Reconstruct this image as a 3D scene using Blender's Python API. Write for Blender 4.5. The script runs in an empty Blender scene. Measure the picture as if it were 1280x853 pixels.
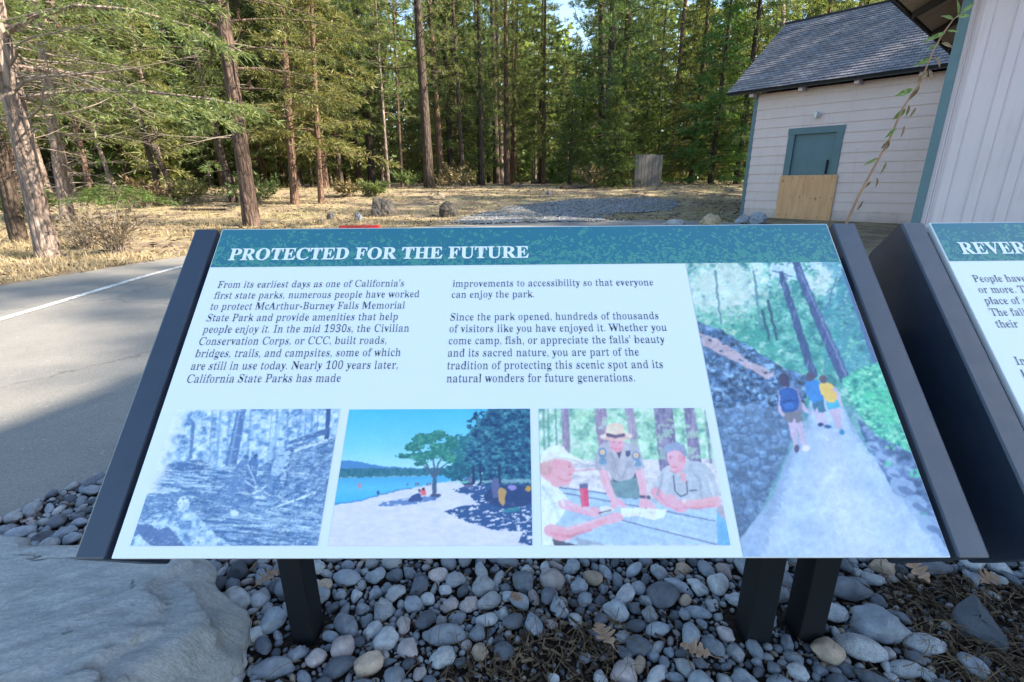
import bpy, math, random
import numpy as np
from mathutils import Vector, Matrix, Euler, noise as mnoise

# ------------------------------------------------------------------ camera, sky, sun, exposure
SC = bpy.context.scene
COL = SC.collection
H = 1.10
PITCH, ROLL = math.radians(18.07), math.radians(0.59)
FPX = 613.0
cam = bpy.data.cameras.new('camera')
cam.sensor_width = 36.0
cam.lens = 36.0 * FPX / 1280.0
cam.clip_start = 0.02
cam.clip_end = 600
cam_ob = bpy.data.objects.new('camera', cam)
COL.objects.link(cam_ob)
cam_ob.location = (0, 0, H)
cam_ob.rotation_euler = (Matrix.Rotation(math.pi / 2 - PITCH, 3, 'X') @ Matrix.Rotation(-ROLL, 3, 'Z')).to_euler()
SC.camera = cam_ob

SUN_EL, SUN_AZ = math.radians(32.1), math.radians(100)      # azimuth clockwise from +Y
world = bpy.data.worlds.new('World')
SC.world = world
world.use_nodes = True
wn = world.node_tree
bg = wn.nodes['Background']
sky = wn.nodes.new('ShaderNodeTexSky')
sky.sky_type = 'NISHITA'
sky.sun_disc = False
sky.sun_elevation = SUN_EL
sky.sun_rotation = SUN_AZ
sky.air_density = 1.0
sky.dust_density = 0.6
sky.ozone_density = 0.4
tint = wn.nodes.new('ShaderNodeMix')
tint.data_type, tint.blend_type = 'RGBA', 'MULTIPLY'
tint.inputs[0].default_value = 1.0
tint.inputs[7].default_value = (0.94, 1.03, 1.06, 1)
wn.links.new(sky.outputs[0], tint.inputs[6])
wn.links.new(tint.outputs[2], bg.inputs[0])
bg.inputs[1].default_value = 0.12
sun = bpy.data.lights.new('sun', 'SUN')
sun.energy = 5.0
sun.angle = math.radians(0.55)
sun.color = (1.0, 0.90, 0.74)
sun_ob = bpy.data.objects.new('sun', sun)
COL.objects.link(sun_ob)
sd = Vector((math.sin(SUN_AZ) * math.cos(SUN_EL), math.cos(SUN_AZ) * math.cos(SUN_EL), math.sin(SUN_EL)))
sun_ob.rotation_euler = sd.to_track_quat('Z', 'Y').to_euler()
SC.view_settings.view_transform = 'Standard'
SC.view_settings.look = 'None'
SC.view_settings.gamma = 1
SC.view_settings.use_curve_mapping = False
SC.view_settings.exposure = 1.90
SC.render.engine = 'CYCLES'
SC.cycles.use_denoising = True
SC.cycles.max_bounces = 6
SC.cycles.diffuse_bounces = 3
SC.cycles.glossy_bounces = 2
SC.cycles.transmission_bounces = 3
SC.cycles.transparent_max_bounces = 4
SC.cycles.caustics_reflective = False
SC.cycles.caustics_refractive = False
SC.cycles.sample_clamp_indirect = 6

# ------------------------------------------------------------------ measuring helpers (photo pixel -> place)
_f = np.array([0, math.cos(PITCH), -math.sin(PITCH)])
_u = np.array([0, math.sin(PITCH), math.cos(PITCH)])
_r = np.array([1.0, 0, 0])
_c, _s = math.cos(ROLL), math.sin(ROLL)
RT, UP = _c * _r + _s * _u, -_s * _r + _c * _u


def ray(x, y):
    return _f + RT * (x - 640) / FPX - UP * (y - 426.5) / FPX


def terr(x, y):
    r = math.hypot(x * 0.6, y)
    t = min(1.0, max(0.0, (r - 14.8) / 12.5))
    z = 0.83 * t * t * (3 - 2 * t) + 0.004 * max(0.0, min(r, 60.0) - 27.0)
    if r > 18:
        z += 0.03 * math.sin(x * 0.35) * math.sin(y * 0.3 + 1) * min(1, (r - 18) / 6)
    return z


def gr(px, py, dz=0.0):
    d = ray(px, py)
    z = 0.0
    for _ in range(12):
        if d[2] > -0.004:
            k = 40.0 / d[1]
        else:
            k = min((z + dz - H) / d[2], 70 / d[1])
        P = d * k
        z = 0.6 * z + 0.4 * terr(P[0], P[1])
    return float(P[0]), float(P[1]), float(terr(P[0], P[1]))


def at_depth(px, py, Y):
    d = ray(px, py)
    P = d * (Y / d[1])
    return Vector((P[0], P[1], P[2] + H))


def proj(P):
    P = np.array(P, float) - [0, 0, H]
    d = P @ _f
    if d < 0.05:
        return -9999, -9999
    return 640 + FPX * (P @ RT) / d, 426.5 - FPX * (P @ UP) / d


# ------------------------------------------------------------------ mesh builder
class MB:
    def __init__(self):
        self.v, self.q, self.t, self.n = [], [], [], 0

    def _addv(self, a):
        a = np.asarray(a, float).reshape(-1, 3)
        self.v.append(a)
        b = self.n
        self.n += len(a)
        return b

    def quads(self, arr, mat=0):
        """arr (n,4,3)"""
        arr = np.asarray(arr, float)
        b = self._addv(arr)
        self.q.append((np.arange(len(arr) * 4).reshape(-1, 4) + b, mat))

    def tris(self, arr, mat=0):
        arr = np.asarray(arr, float)
        b = self._addv(arr)
        self.t.append((np.arange(len(arr) * 3).reshape(-1, 3) + b, mat))

    def mesh(self, verts, quads=None, tris=None, mat=0):
        b = self._addv(verts)
        if quads is not None and len(quads):
            self.q.append((np.asarray(quads, int) + b, mat))
        if tris is not None and len(tris):
            self.t.append((np.asarray(tris, int) + b, mat))

    def box(self, x0, x1, y0, y1, z0, z1, mat=0, M=None):
        v = np.array([[x, y, z] for z in (z0, z1) for y in (y0, y1) for x in (x0, x1)], float)
        if M is not None:
            v = np.array([M @ Vector(p) for p in v])
        self.mesh(v, [[0, 2, 3, 1], [4, 5, 7, 6], [0, 1, 5, 4], [2, 6, 7, 3], [0, 4, 6, 2], [1, 3, 7, 5]], mat=mat)

    def prism(self, pts, axis_from, axis_to, place, mat=0):
        """extrude 2d polygon pts; place(a,b,t) -> xyz"""
        n = len(pts)
        v = [place(a, b, axis_from) for a, b in pts] + [place(a, b, axis_to) for a, b in pts]
        q = [[i, (i + 1) % n, n + (i + 1) % n, n + i] for i in range(n)]
        b = self._addv(v)
        self.q.append((np.array(q) + b, mat))
        t = []
        for i in range(1, n - 1):
            t.append([0, i + 1, i])
            t.append([n, n + i, n + i + 1])
        self.t.append((np.array(t) + b, mat))

    def tube(self, path, radii, seg=6, mat=0, cap=True, jit=0.0, rng=None):
        path = np.asarray(path, float)
        n = len(path)
        if np.isscalar(radii):
            radii = [radii] * n
        T = np.gradient(path, axis=0)
        T /= np.linalg.norm(T, axis=1)[:, None] + 1e-9
        ref = np.array([0, 0, 1.0]) if abs(T[0][2]) < 0.9 else np.array([1.0, 0, 0])
        A = np.cross(T, ref)
        A /= np.linalg.norm(A, axis=1)[:, None] + 1e-9
        B = np.cross(T, A)
        th = np.arange(seg) * 2 * math.pi / seg
        R = np.asarray(radii, float)[:, None] * np.ones((n, seg))
        if jit and rng is not None:
            R = R * (1 + rng.uniform(-jit, jit, (n, seg)))
        V = path[:, None, :] + R[..., None] * (np.cos(th)[None, :, None] * A[:, None, :] + np.sin(th)[None, :, None] * B[:, None, :])
        i = np.arange(n - 1)[:, None] * seg
        j = np.arange(seg)[None, :]
        j2 = (j + 1) % seg
        Q = np.stack([i + j, i + j2, i + seg + j2, i + seg + j], -1).reshape(-1, 4)
        b = self._addv(V.reshape(-1, 3))
        self.q.append((Q + b, mat))
        if cap:
            t = [[0, k, k + 1] for k in range(1, seg - 1)] + [[(n - 1) * seg, (n - 1) * seg + k + 1, (n - 1) * seg + k] for k in range(1, seg - 1)]
            self.t.append((np.array(t) + b, mat))

    def data(self, name, mats, smooth=False):
        me = bpy.data.meshes.new(name)
        V = np.concatenate(self.v) if self.v else np.zeros((0, 3))
        me.vertices.add(len(V))
        me.vertices.foreach_set('co', V.astype(np.float32).ravel())
        idx, tot, mi = [], [], []
        for a, m in self.q:
            idx.append(a.ravel()); tot.append(np.full(len(a), 4)); mi.append(np.full(len(a), m))
        for a, m in self.t:
            idx.append(a.ravel()); tot.append(np.full(len(a), 3)); mi.append(np.full(len(a), m))
        idx, tot, mi = np.concatenate(idx), np.concatenate(tot), np.concatenate(mi)
        me.loops.add(len(idx))
        me.loops.foreach_set('vertex_index', idx.astype(np.int32))
        me.polygons.add(len(tot))
        me.polygons.foreach_set('loop_start', np.concatenate([[0], np.cumsum(tot)[:-1]]).astype(np.int32))
        me.polygons.foreach_set('material_index', mi.astype(np.int32))
        me.polygons.foreach_set('use_smooth', np.full(len(tot), bool(smooth)))
        for m in (mats if isinstance(mats, (list, tuple)) else [mats]):
            me.materials.append(m)
        me.update(calc_edges=True)
        return me

    def build(self, name, mats, parent=None, smooth=False, loc=None, rot=None, bevel=0):
        o = bpy.data.objects.new(name, self.data(name, mats, smooth))
        COL.objects.link(o)
        if parent is not None:
            o.parent = parent
        if loc is not None:
            o.location = loc
        if rot is not None:
            o.rotation_euler = rot
        if bevel:
            md = o.modifiers.new('bevel', 'BEVEL')
            md.width = bevel
            md.segments = 2
            md.limit_method = 'ANGLE'
        return o


def link(name, me, parent=None):
    o = bpy.data.objects.new(name, me)
    COL.objects.link(o)
    if parent is not None:
        o.parent = parent
    return o


def tag(o, label=None, cat=None, group=None, kind=None):
    if label:
        o['label'] = label
    if cat:
        o['category'] = cat
    if group:
        o['group'] = group
    if kind:
        o['kind'] = kind
    return o


def empty(name, loc, rz=0.0):
    o = bpy.data.objects.new(name, None)
    COL.objects.link(o)
    o.location = loc
    o.rotation_euler = (0, 0, rz)
    o.empty_display_size = 0.2
    return o


# ------------------------------------------------------------------ materials
def lin(c):
    return tuple(((x / 255.0) / 12.92 if x / 255.0 <= 0.04045 else ((x / 255.0 + 0.055) / 1.055) ** 2.4) for x in c)


class NT:
    def __init__(self, name):
        self.m = bpy.data.materials.new(name)
        self.m.use_nodes = True
        self.t = self.m.node_tree
        self.b = self.t.nodes['Principled BSDF']
        self.out = self.t.nodes['Material Output']

    def n(self, typ, **kw):
        nd = self.t.nodes.new(typ)
        for k, v in kw.items():
            if k.startswith('i_'):
                nd.inputs[k[2:].replace('_', ' ')].default_value = v
            else:
                setattr(nd, k, v)
        return nd

    def l(self, a, b):
        self.t.links.new(a, b)

    def coord(self, kind='Object', scale=(1, 1, 1), rot=(0, 0, 0)):
        tc = self.n('ShaderNodeTexCoord')
        mp = self.n('ShaderNodeMapping')
        mp.inputs['Scale'].default_value = scale
        mp.inputs['Rotation'].default_value = rot
        self.l(tc.outputs[kind], mp.inputs['Vector'])
        return mp.outputs['Vector']

    def noise(self, vec, scale, detail=4, rough=0.6, out='Fac', dist=0.0):
        nd = self.n('ShaderNodeTexNoise')
        nd.inputs['Scale'].default_value = scale
        nd.inputs['Detail'].default_value = detail
        nd.inputs['Roughness'].default_value = rough
        nd.inputs['Distortion'].default_value = dist
        if vec is not None:
            self.l(vec, nd.inputs['Vector'])
        return nd.outputs[out]

    def ramp(self, fac, stops, interp='LINEAR'):
        nd = self.n('ShaderNodeValToRGB')
        cr = nd.color_ramp
        cr.interpolation = interp
        while len(cr.elements) < len(stops):
            cr.elements.new(0.5)
        for e, (p, c) in zip(cr.elements, stops):
            e.position = p
            e.color = (*c[:3], 1)
        self.l(fac, nd.inputs['Fac'])
        return nd.outputs['Color']

    def mix(self, fac, a, b, mode='MIX'):
        nd = self.n('ShaderNodeMix', data_type='RGBA', blend_type=mode)
        for sock, val in ((nd.inputs[0], fac), (nd.inputs[6], a), (nd.inputs[7], b)):
            if isinstance(val, (int, float)):
                sock.default_value = val
            elif isinstance(val, tuple):
                sock.default_value = (*val[:3], 1)
            else:
                self.l(val, sock)
        return nd.outputs[2]

    def math(self, op, a, b=0.0):
        nd = self.n('ShaderNodeMath', operation=op)
        for i, val in enumerate((a, b)):
            if isinstance(val, (int, float)):
                nd.inputs[i].default_value = val
            else:
                self.l(val, nd.inputs[i])
        return nd.outputs[0]

    def color(self, c):
        if isinstance(c, tuple):
            self.b.inputs['Base Color'].default_value = (*c[:3], 1)
        else:
            self.l(c, self.b.inputs['Base Color'])

    def bump(self, h, strength=0.5, dist=0.02):
        nd = self.n('ShaderNodeBump')
        nd.inputs['Strength'].default_value = strength
        nd.inputs['Distance'].default_value = dist
        self.l(h, nd.inputs['Height'])
        self.l(nd.outputs[0], self.b.inputs['Normal'])

    def rough(self, r, spec=None):
        if isinstance(r, (int, float)):
            self.b.inputs['Roughness'].default_value = r
        else:
            self.l(r, self.b.inputs['Roughness'])
        if spec is not None:
            self.b.inputs['Specular IOR Level'].default_value = spec


def simple(name, c, rough=0.6, spec=0.4, var=0.12, scale=8, bump=0.0, bscale=40):
    m = NT(name)
    v = m.coord()
    f = m.noise(v, scale, 5)
    m.color(m.ramp(f, [(0.25, tuple(x * (1 - var) for x in c)), (0.75, tuple(min(1, x * (1 + var)) for x in c))]))
    m.rough(rough, spec)
    if bump:
        m.bump(m.noise(v, bscale, 6), bump, 0.01)
    return m.m


def stone_mat(name, base, spots=0.25):
    m = NT(name)
    tc = m.n('ShaderNodeTexCoord')
    oi = m.n('ShaderNodeObjectInfo')
    ad = m.n('ShaderNodeVectorMath', operation='ADD')
    sc = m.n('ShaderNodeVectorMath', operation='SCALE')
    m.l(oi.outputs['Random'], sc.inputs['Scale'])
    sc.inputs[0].default_value = (37, 19, 53)
    m.l(tc.outputs['Object'], ad.inputs[0])
    m.l(sc.outputs[0], ad.inputs[1])
    v = ad.outputs[0]
    f = m.noise(v, 1.6, 6, 0.65)
    c1 = m.ramp(f, [(0.3, tuple(x * 0.72 for x in base)), (0.72, tuple(min(1, x * 1.3) for x in base))])
    sp = m.noise(v, 14, 3, 0.7)
    spm = m.ramp(sp, [(0.36, (0, 0, 0)), (0.52, (1, 1, 1))])
    c2 = m.mix(spm, tuple(x * 0.5 for x in base), c1)
    c3 = m.mix(spots, c1, c2)
    # per stone brightness
    br = m.math('MULTIPLY_ADD', oi.outputs['Random'], 0.6)
    br.node.inputs[2].default_value = 0.7
    hs = m.n('ShaderNodeHueSaturation')
    m.l(br, hs.inputs['Value'])
    m.l(c3, hs.inputs['Color'])
    m.color(hs.outputs[0])
    m.rough(0.75, 0.3)
    m.bump(m.noise(v, 9, 6, 0.7), 0.35, 0.06)
    return m.m


def leaf_mat(name, dark, light, trans=0.3, hue=0.03):
    m = NT(name)
    oi = m.n('ShaderNodeObjectInfo')
    geo = m.n('ShaderNodeNewGeometry')
    v = m.coord('Object')
    f = m.noise(v, 0.9, 3, 0.6)
    f2 = m.math('ADD', m.math('MULTIPLY', f, 0.6), m.math('MULTIPLY', geo.outputs['Random Per Island'], 0.4))
    c = m.ramp(f2, [(0.25, dark), (0.75, light)])
    hs = m.n('ShaderNodeHueSaturation')
    h = m.math('MULTIPLY_ADD', oi.outputs['Random'], hue * 2)
    h.node.inputs[2].default_value = 0.5 - hue
    vv = m.math('MULTIPLY_ADD', oi.outputs['Random'], 0.5)
    vv.node.inputs[2].default_value = 0.75
    m.l(h, hs.inputs['Hue'])
    m.l(vv, hs.inputs['Value'])
    m.l(c, hs.inputs['Color'])
    col = hs.outputs[0]
    m.color(col)
    m.rough(0.5, 0.3)
    tr = m.n('ShaderNodeBsdfTranslucent')
    m.l(m.mix(1.0, col, (1.25, 1.2, 0.6), 'MULTIPLY'), tr.inputs['Color'])
    mx = m.n('ShaderNodeMixShader')
    mx.inputs[0].default_value = trans
    m.l(m.b.outputs[0], mx.inputs[1])
    m.l(tr.outputs[0], mx.inputs[2])
    m.l(mx.outputs[0], m.out.inputs['Surface'])
    return m.m


def bark_mat(name, dark, light, zs=0.22):
    m = NT(name)
    v = m.coord('Object', (1, 1, zs))
    vo = m.n('ShaderNodeTexVoronoi', feature='DISTANCE_TO_EDGE')
    vo.inputs['Scale'].default_value = 11
    nv = m.noise(v, 5, 5, 0.7, 'Color')
    mxv = m.mix(0.12, v, nv)
    m.l(mxv, vo.inputs['Vector'])
    f = m.noise(v, 7, 6, 0.7)
    c = m.ramp(f, [(0.3, dark), (0.7, light)])
    cr = m.ramp(vo.outputs['Distance'], [(0.0, (0.3, 0.3, 0.3)), (0.12, (1, 1, 1))])
    m.color(m.mix(0.8, c, cr, 'MULTIPLY'))
    m.rough(0.9, 0.15)
    hh = m.math('ADD', m.math('MULTIPLY', vo.outputs['Distance'], 2.0), m.math('MULTIPLY', f, 0.6))
    m.bump(hh, 0.9, 0.05)
    return m.m


M_bark_red = bark_mat('bark_red', (0.085, 0.052, 0.040), (0.25, 0.155, 0.11))
M_bark_brown = bark_mat('bark_brown', (0.060, 0.042, 0.035), (0.185, 0.125, 0.098))
M_bark_dark = bark_mat('bark_dark', (0.045, 0.034, 0.028), (0.13, 0.095, 0.075))
M_bark_grey = bark_mat('bark_grey', (0.14, 0.10, 0.085), (0.40, 0.31, 0.26))
M_twig_grey = simple('dead_twig', (0.20, 0.165, 0.135), 0.9, 0.1, 0.35, 6)
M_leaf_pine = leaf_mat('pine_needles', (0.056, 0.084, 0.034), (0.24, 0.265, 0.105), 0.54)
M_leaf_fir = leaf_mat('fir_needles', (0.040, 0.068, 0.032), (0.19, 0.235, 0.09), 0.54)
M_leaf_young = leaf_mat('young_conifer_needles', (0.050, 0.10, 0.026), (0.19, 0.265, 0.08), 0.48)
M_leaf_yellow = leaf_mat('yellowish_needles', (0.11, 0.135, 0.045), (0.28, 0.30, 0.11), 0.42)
M_leaf_dead = leaf_mat('dead_needles', (0.16, 0.07, 0.035), (0.33, 0.16, 0.075), 0.25)
M_grass = leaf_mat('dry_grass_blades', (0.24, 0.19, 0.10), (0.56, 0.46, 0.28), 0.3)
M_shrub = leaf_mat('brown_shrub_twigs', (0.08, 0.06, 0.03), (0.22, 0.17, 0.08), 0.2)
# ------------------------------------------------------------------ the setting: ground, road, gravel, bed
def ground_material():
    m = NT('forest_floor')
    v = m.coord('Object')
    big = m.noise(v, 0.22, 4, 0.6)
    mid = m.noise(v, 1.3, 6, 0.7)
    fine = m.noise(v, 14, 6, 0.75)
    litter = m.ramp(fine, [(0.25, (0.085, 0.060, 0.045)), (0.5, (0.22, 0.165, 0.12)), (0.75, (0.40, 0.32, 0.24))])
    dry = m.ramp(fine, [(0.25, (0.19, 0.155, 0.08)), (0.5, (0.40, 0.33, 0.18)), (0.8, (0.56, 0.48, 0.30))])
    green = m.ramp(fine, [(0.3, (0.06, 0.08, 0.025)), (0.7, (0.20, 0.21, 0.07))])
    c = m.mix(m.ramp(mid, [(0.44, (0, 0, 0)), (0.62, (1, 1, 1))]), litter, dry)
    c = m.mix(m.ramp(big, [(0.54, (0, 0, 0)), (0.68, (0.55, 0.55, 0.55))]), c, green)
    m.color(c)
    m.rough(0.95, 0.1)
    m.bump(fine, 0.8, 0.05)
    return m.m


def asphalt_material():
    m = NT('asphalt')
    v = m.coord('Object')
    fine = m.noise(v, 160, 3, 0.8)
    mid = m.noise(v, 2.2, 6, 0.65)
    vor = m.n('ShaderNodeTexVoronoi')
    vor.inputs['Scale'].default_value = 85
    m.l(v, vor.inputs['Vector'])
    c = m.ramp(fine, [(0.25, (0.15, 0.145, 0.135)), (0.5, (0.25, 0.235, 0.215)), (0.78, (0.36, 0.34, 0.31))])
    c = m.mix(0.55, c, m.ramp(mid, [(0.3, (0.6, 0.6, 0.6)), (0.7, (1.0, 0.98, 0.95))]), 'MULTIPLY')
    # pale stone chips and fine cracks
    chip = m.ramp(vor.outputs['Color'], [(0.90, (0, 0, 0)), (0.95, (1, 1, 1))])
    c = m.mix(m.math('MULTIPLY', chip, 0.5), c, (0.42, 0.40, 0.37))
    cv = m.n('ShaderNodeTexVoronoi', feature='DISTANCE_TO_EDGE')
    cv.inputs['Scale'].default_value = 0.55
    m.l(m.mix(0.35, v, m.noise(v, 2.5, 5, 0.7, 'Color')), cv.inputs['Vector'])
    crack = m.ramp(cv.outputs['Distance'], [(0.0, (0.45, 0.45, 0.45)), (0.006, (1, 1, 1))])
    c = m.mix(0.7, c, crack, 'MULTIPLY')
    m.color(c)
    m.rough(0.85, 0.25)
    m.bump(fine, 0.5, 0.006)
    return m.m


def gravel_material():
    m = NT('gravel')
    v = m.coord('Object')
    vo = m.n('ShaderNodeTexVoronoi')
    vo.inputs['Scale'].default_value = 20
    m.l(v, vo.inputs['Vector'])
    sep = m.n('ShaderNodeSeparateColor')
    m.l(vo.outputs['Color'], sep.inputs[0])
    c = m.ramp(sep.outputs[0], [(0.1, (0.08, 0.08, 0.085)), (0.6, (0.21, 0.21, 0.215)), (0.95, (0.40, 0.39, 0.38))])
    c = m.mix(m.ramp(m.noise(v, 0.9, 5, 0.7), [(0.5, (0, 0, 0)), (0.66, (0.8, 0.8, 0.8))]), c, (0.20, 0.165, 0.10))
    m.color(c)
    m.rough(0.9, 0.2)
    m.bump(vo.outputs['Distance'], 0.8, 0.05)
    return m.m


def soil_material():
    m = NT('bark_mulch_soil')
    v = m.coord('Object')
    f = m.noise(v, 45, 6, 0.75)
    c = m.ramp(f, [(0.3, (0.016, 0.012, 0.010)), (0.55, (0.055, 0.038, 0.028)), (0.8, (0.15, 0.10, 0.07))])
    m.color(c)
    m.rough(0.95, 0.15)
    m.bump(f, 1.0, 0.03)
    return m.m


M_ground, M_asphalt, M_gravel, M_soil = ground_material(), asphalt_material(), gravel_material(), soil_material()
M_paint_white = NT('road_paint')
_v = M_paint_white.coord()
_w = M_paint_white.ramp(M_paint_white.noise(_v, 16, 6, 0.75), [(0.40, (0, 0, 0)), (0.50, (1, 1, 1))])
M_paint_white.color(M_paint_white.mix(_w, (0.26, 0.25, 0.23), (0.60, 0.60, 0.58)))
M_paint_white.rough(0.75, 0.3)
M_paint_white = M_paint_white.m
M_red_paint = simple('red_paint', (0.55, 0.035, 0.03), 0.5, 0.4, 0.15, 20)

# terrain, one sheet to the horizon
ax = np.concatenate([-np.geomspace(300, 24, 22), np.arange(-23.5, 24, 0.6), np.geomspace(24, 300, 22)])
ay = np.concatenate([-np.geomspace(200, 9, 10), np.arange(-8, 45, 0.6), np.geomspace(46, 300, 22)])
gx, gy = np.meshgrid(ax, ay)
gz = np.vectorize(terr)(gx, gy)
V = np.stack([gx, gy, gz], -1).reshape(-1, 3)
nx = len(ax)
ii, jj = np.meshgrid(np.arange(len(ay) - 1), np.arange(nx - 1), indexing='ij')
base = (ii * nx + jj).ravel()
Q = np.stack([base, base + 1, base + nx + 1, base + nx], -1)
mb = MB()
mb.mesh(V, Q)
tag(mb.build('ground', M_ground, smooth=True), kind='structure')


def spline(pts, n=12, closed=True):
    """Catmull-Rom through 2-d points"""
    P = np.array(pts, float)
    out = []
    m = len(P)
    rng_ = range(m if closed else m - 1)
    for i in rng_:
        p0, p1, p2, p3 = (P[(i - 1) % m], P[i], P[(i + 1) % m], P[(i + 2) % m]) if closed else (P[max(i - 1, 0)], P[i], P[i + 1], P[min(i + 2, m - 1)])
        for k in range(n):
            t = k / n
            out.append(0.5 * ((2 * p1) + (-p0 + p2) * t + (2 * p0 - 5 * p1 + 4 * p2 - p3) * t * t + (-p0 + 3 * p1 - 3 * p2 + p3) * t ** 3))
    if not closed:
        out.append(P[-1])
    return np.array(out)


def sheet(name, outline, z, mat, wob=0.0, seed=0, follow=False, kind='structure'):
    """flat or terrain-following sheet inside an outline (triangle fan through a fill)"""
    import bmesh
    rg = np.random.default_rng(seed)
    bm = bmesh.new()
    vs = []
    for x, y in outline:
        a = rg.uniform(-wob, wob, 2) if wob else (0, 0)
        vs.append(bm.verts.new((x + a[0], y + a[1], 0)))
    es = [bm.edges.new((vs[i], vs[(i + 1) % len(vs)])) for i in range(len(vs))]
    bmesh.ops.triangle_fill(bm, use_beauty=True, edges=es)
    if follow:
        bmesh.ops.subdivide_edges(bm, edges=bm.edges[:], cuts=4, use_grid_fill=True)
    for v in bm.verts:
        v.co.z = z + (terr(v.co.x, v.co.y) if follow else 0)
    bmesh.ops.recalc_face_normals(bm, faces=bm.faces[:])
    for fc in bm.faces:
        if fc.normal.z < 0:
            fc.normal_flip()
    me = bpy.data.meshes.new(name)
    bm.to_mesh(me)
    bm.free()
    me.materials.append(mat)
    o = link(name, me)
    if kind:
        o['kind'] = kind
    return o


road_pts = [(-10.5, -14), (-8.2, -4), (-6.8, 2.5), (-5.95, 5.6), (-5.25, 8.0), (-4.4, 10.2), (-3.0, 12.2), (-1.2, 13.4), (1.2, 14.1), (3.6, 14.3), (5.2, 13.7), (6.0, 12.2),
            (5.5, 9.2), (4.6, 6.2), (3.6, 4.2), (1.8, 3.0), (-0.2, 2.75), (-1.15, 2.25), (-1.58, 1.70), (-1.70, 1.40), (-1.95, 0.2), (-2.4, -4), (-3, -14)]
sheet('asphalt_road', spline(road_pts, 6), 0.004, M_asphalt, 0.02, 3)
bed_pts = [(-1.62, 1.66), (-1.75, 1.38), (-1.98, 0.2), (-2.3, -3), (3.2, -3), (4.2, 1.0), (3.9, 3.6), (1.8, 2.93), (-0.2, 2.68), (-1.1, 2.2)]
sheet('mulch_bed', spline(bed_pts, 5), 0.012, M_soil)
gp = [gr(572, 276)[:2], gr(600, 268)[:2], gr(650, 259)[:2], gr(720, 252.5)[:2], gr(800, 252)[:2], gr(850, 257)[:2], gr(838, 268)[:2], gr(760, 271)[:2], (2.6, 14.2), (0.5, 13.9), (-1.0, 13.5)]
sheet('gravel_patch', spline(gp, 14), 0.03, M_gravel, 0.16, 5, follow=True)
# painted edge line
lp = spline([(-4.1, -6), (-4.15, 0), (-4.42, 4.08), (-4.62, 6.9), (-4.2, 9.4), (-3.2, 11.2)], 8, closed=False)
T = np.gradient(lp, axis=0)
T /= np.linalg.norm(T, axis=1)[:, None]
Nn = np.stack([-T[:, 1], T[:, 0]], 1)
A, B = lp + Nn * 0.045, lp - Nn * 0.045
mb = MB()
mb.quads([[(*A[i], 0.009), (*B[i], 0.009), (*B[i + 1], 0.009), (*A[i + 1], 0.009)] for i in range(len(lp) - 1)])
tag(mb.build('road_line', M_paint_white), kind='structure')

# ------------------------------------------------------------------ buildings


def weathered_paint(name, c):
    m = NT(name)
    v = m.coord('Object')
    f = m.noise(v, 1.3, 5, 0.6)
    col = m.ramp(f, [(0.25, tuple(x * .93 for x in c)), (0.75, tuple(x * 1.05 for x in c))])
    st = m.ramp(m.noise(m.coord('Object', (5, 5, .45)), 2.2, 5, 0.7), [(0.55, (1, 1, 1)), (0.78, (0.80, 0.76, 0.72))])
    col = m.mix(0.7, col, st, 'MULTIPLY')
    # splash dirt along the foot of the wall
    sx = m.n('ShaderNodeSeparateXYZ')
    m.l(v, sx.inputs[0])
    g = m.math('ADD', m.math('MULTIPLY', sx.outputs['Z'], -2.2), m.math('MULTIPLY', m.noise(v, 3.5, 5, 0.7), 1.3))
    col = m.mix(m.ramp(g, [(0.05, (0, 0, 0)), (0.75, (0.5, 0.5, 0.5))]), col, (0.22, 0.17, 0.13))
    m.color(col)
    m.rough(0.62, 0.3)
    m.bump(m.noise(v, 60, 5, 0.6), 0.12, 0.01)
    return m.m


M_siding = weathered_paint('cream_siding_paint', (0.70, 0.555, 0.515))
M_siding2 = weathered_paint('cream_board_paint', (0.655, 0.545, 0.555))
M_trim = simple('teal_trim_paint', (0.095, 0.165, 0.185), 0.5, 0.4, 0.10, 5)
M_door = simple('blue_green_door_paint', (0.085, 0.155, 0.18), 0.45, 0.4, 0.10, 3)
M_dark_wood = simple('dark_stained_beam', (0.05, 0.042, 0.036), 0.8, 0.2, 0.2, 8)
M_black = simple('soot_black', (0.012, 0.012, 0.013), 0.7, 0.3)
M_white_trim = simple('white_lamp_housing', (0.66, 0.66, 0.64), 0.5, 0.4, 0.04)
M_conc = simple('concrete_footing', (0.30, 0.29, 0.27), 0.9, 0.2, 0.2, 6, 0.3, 50)


def wood_mat(name, a, b, axis=0, scale=3.0, knots=True):
    m = NT(name)
    s = [1, 1, 1]
    s[axis] = 0.12
    v = m.coord('Object', tuple(s))
    f = m.noise(v, scale * 6, 6, 0.65, dist=2.5 if knots else 1.2)
    c = m.ramp(f, [(0.28, a), (0.7, b)])
    if knots:
        vo = m.n('ShaderNodeTexVoronoi')
        vo.inputs['Scale'].default_value = 2.1
        m.l(m.coord('Object', (1, 1, 0.7)), vo.inputs['Vector'])
        k = m.ramp(vo.outputs['Distance'], [(0.02, (0.42, 0.30, 0.2)), (0.09, (1, 1, 1))])
        c = m.mix(0.75, c, k, 'MULTIPLY')
        st = m.ramp(m.noise(m.coord('Object', (2.2, 1, 0.35)), 2.4, 4, 0.6), [(0.60, (1, 1, 1)), (0.70, (0.72, 0.5, 0.33))])
        c = m.mix(0.6, c, st, 'MULTIPLY')
    m.color(c)
    m.rough(0.75, 0.25)
    m.bump(f, 0.3, 0.01)
    return m.m


M_ply = wood_mat('plywood', (0.62, 0.32, 0.15), (0.76, 0.46, 0.25), 2, 0.8)
M_plank = wood_mat('soffit_planks', (0.24, 0.16, 0.095), (0.38, 0.27, 0.17), 0, 1.5, False)
M_fence = wood_mat('weathered_boards', (0.06, 0.056, 0.054), (0.15, 0.142, 0.138), 2, 2.0, False)


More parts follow.
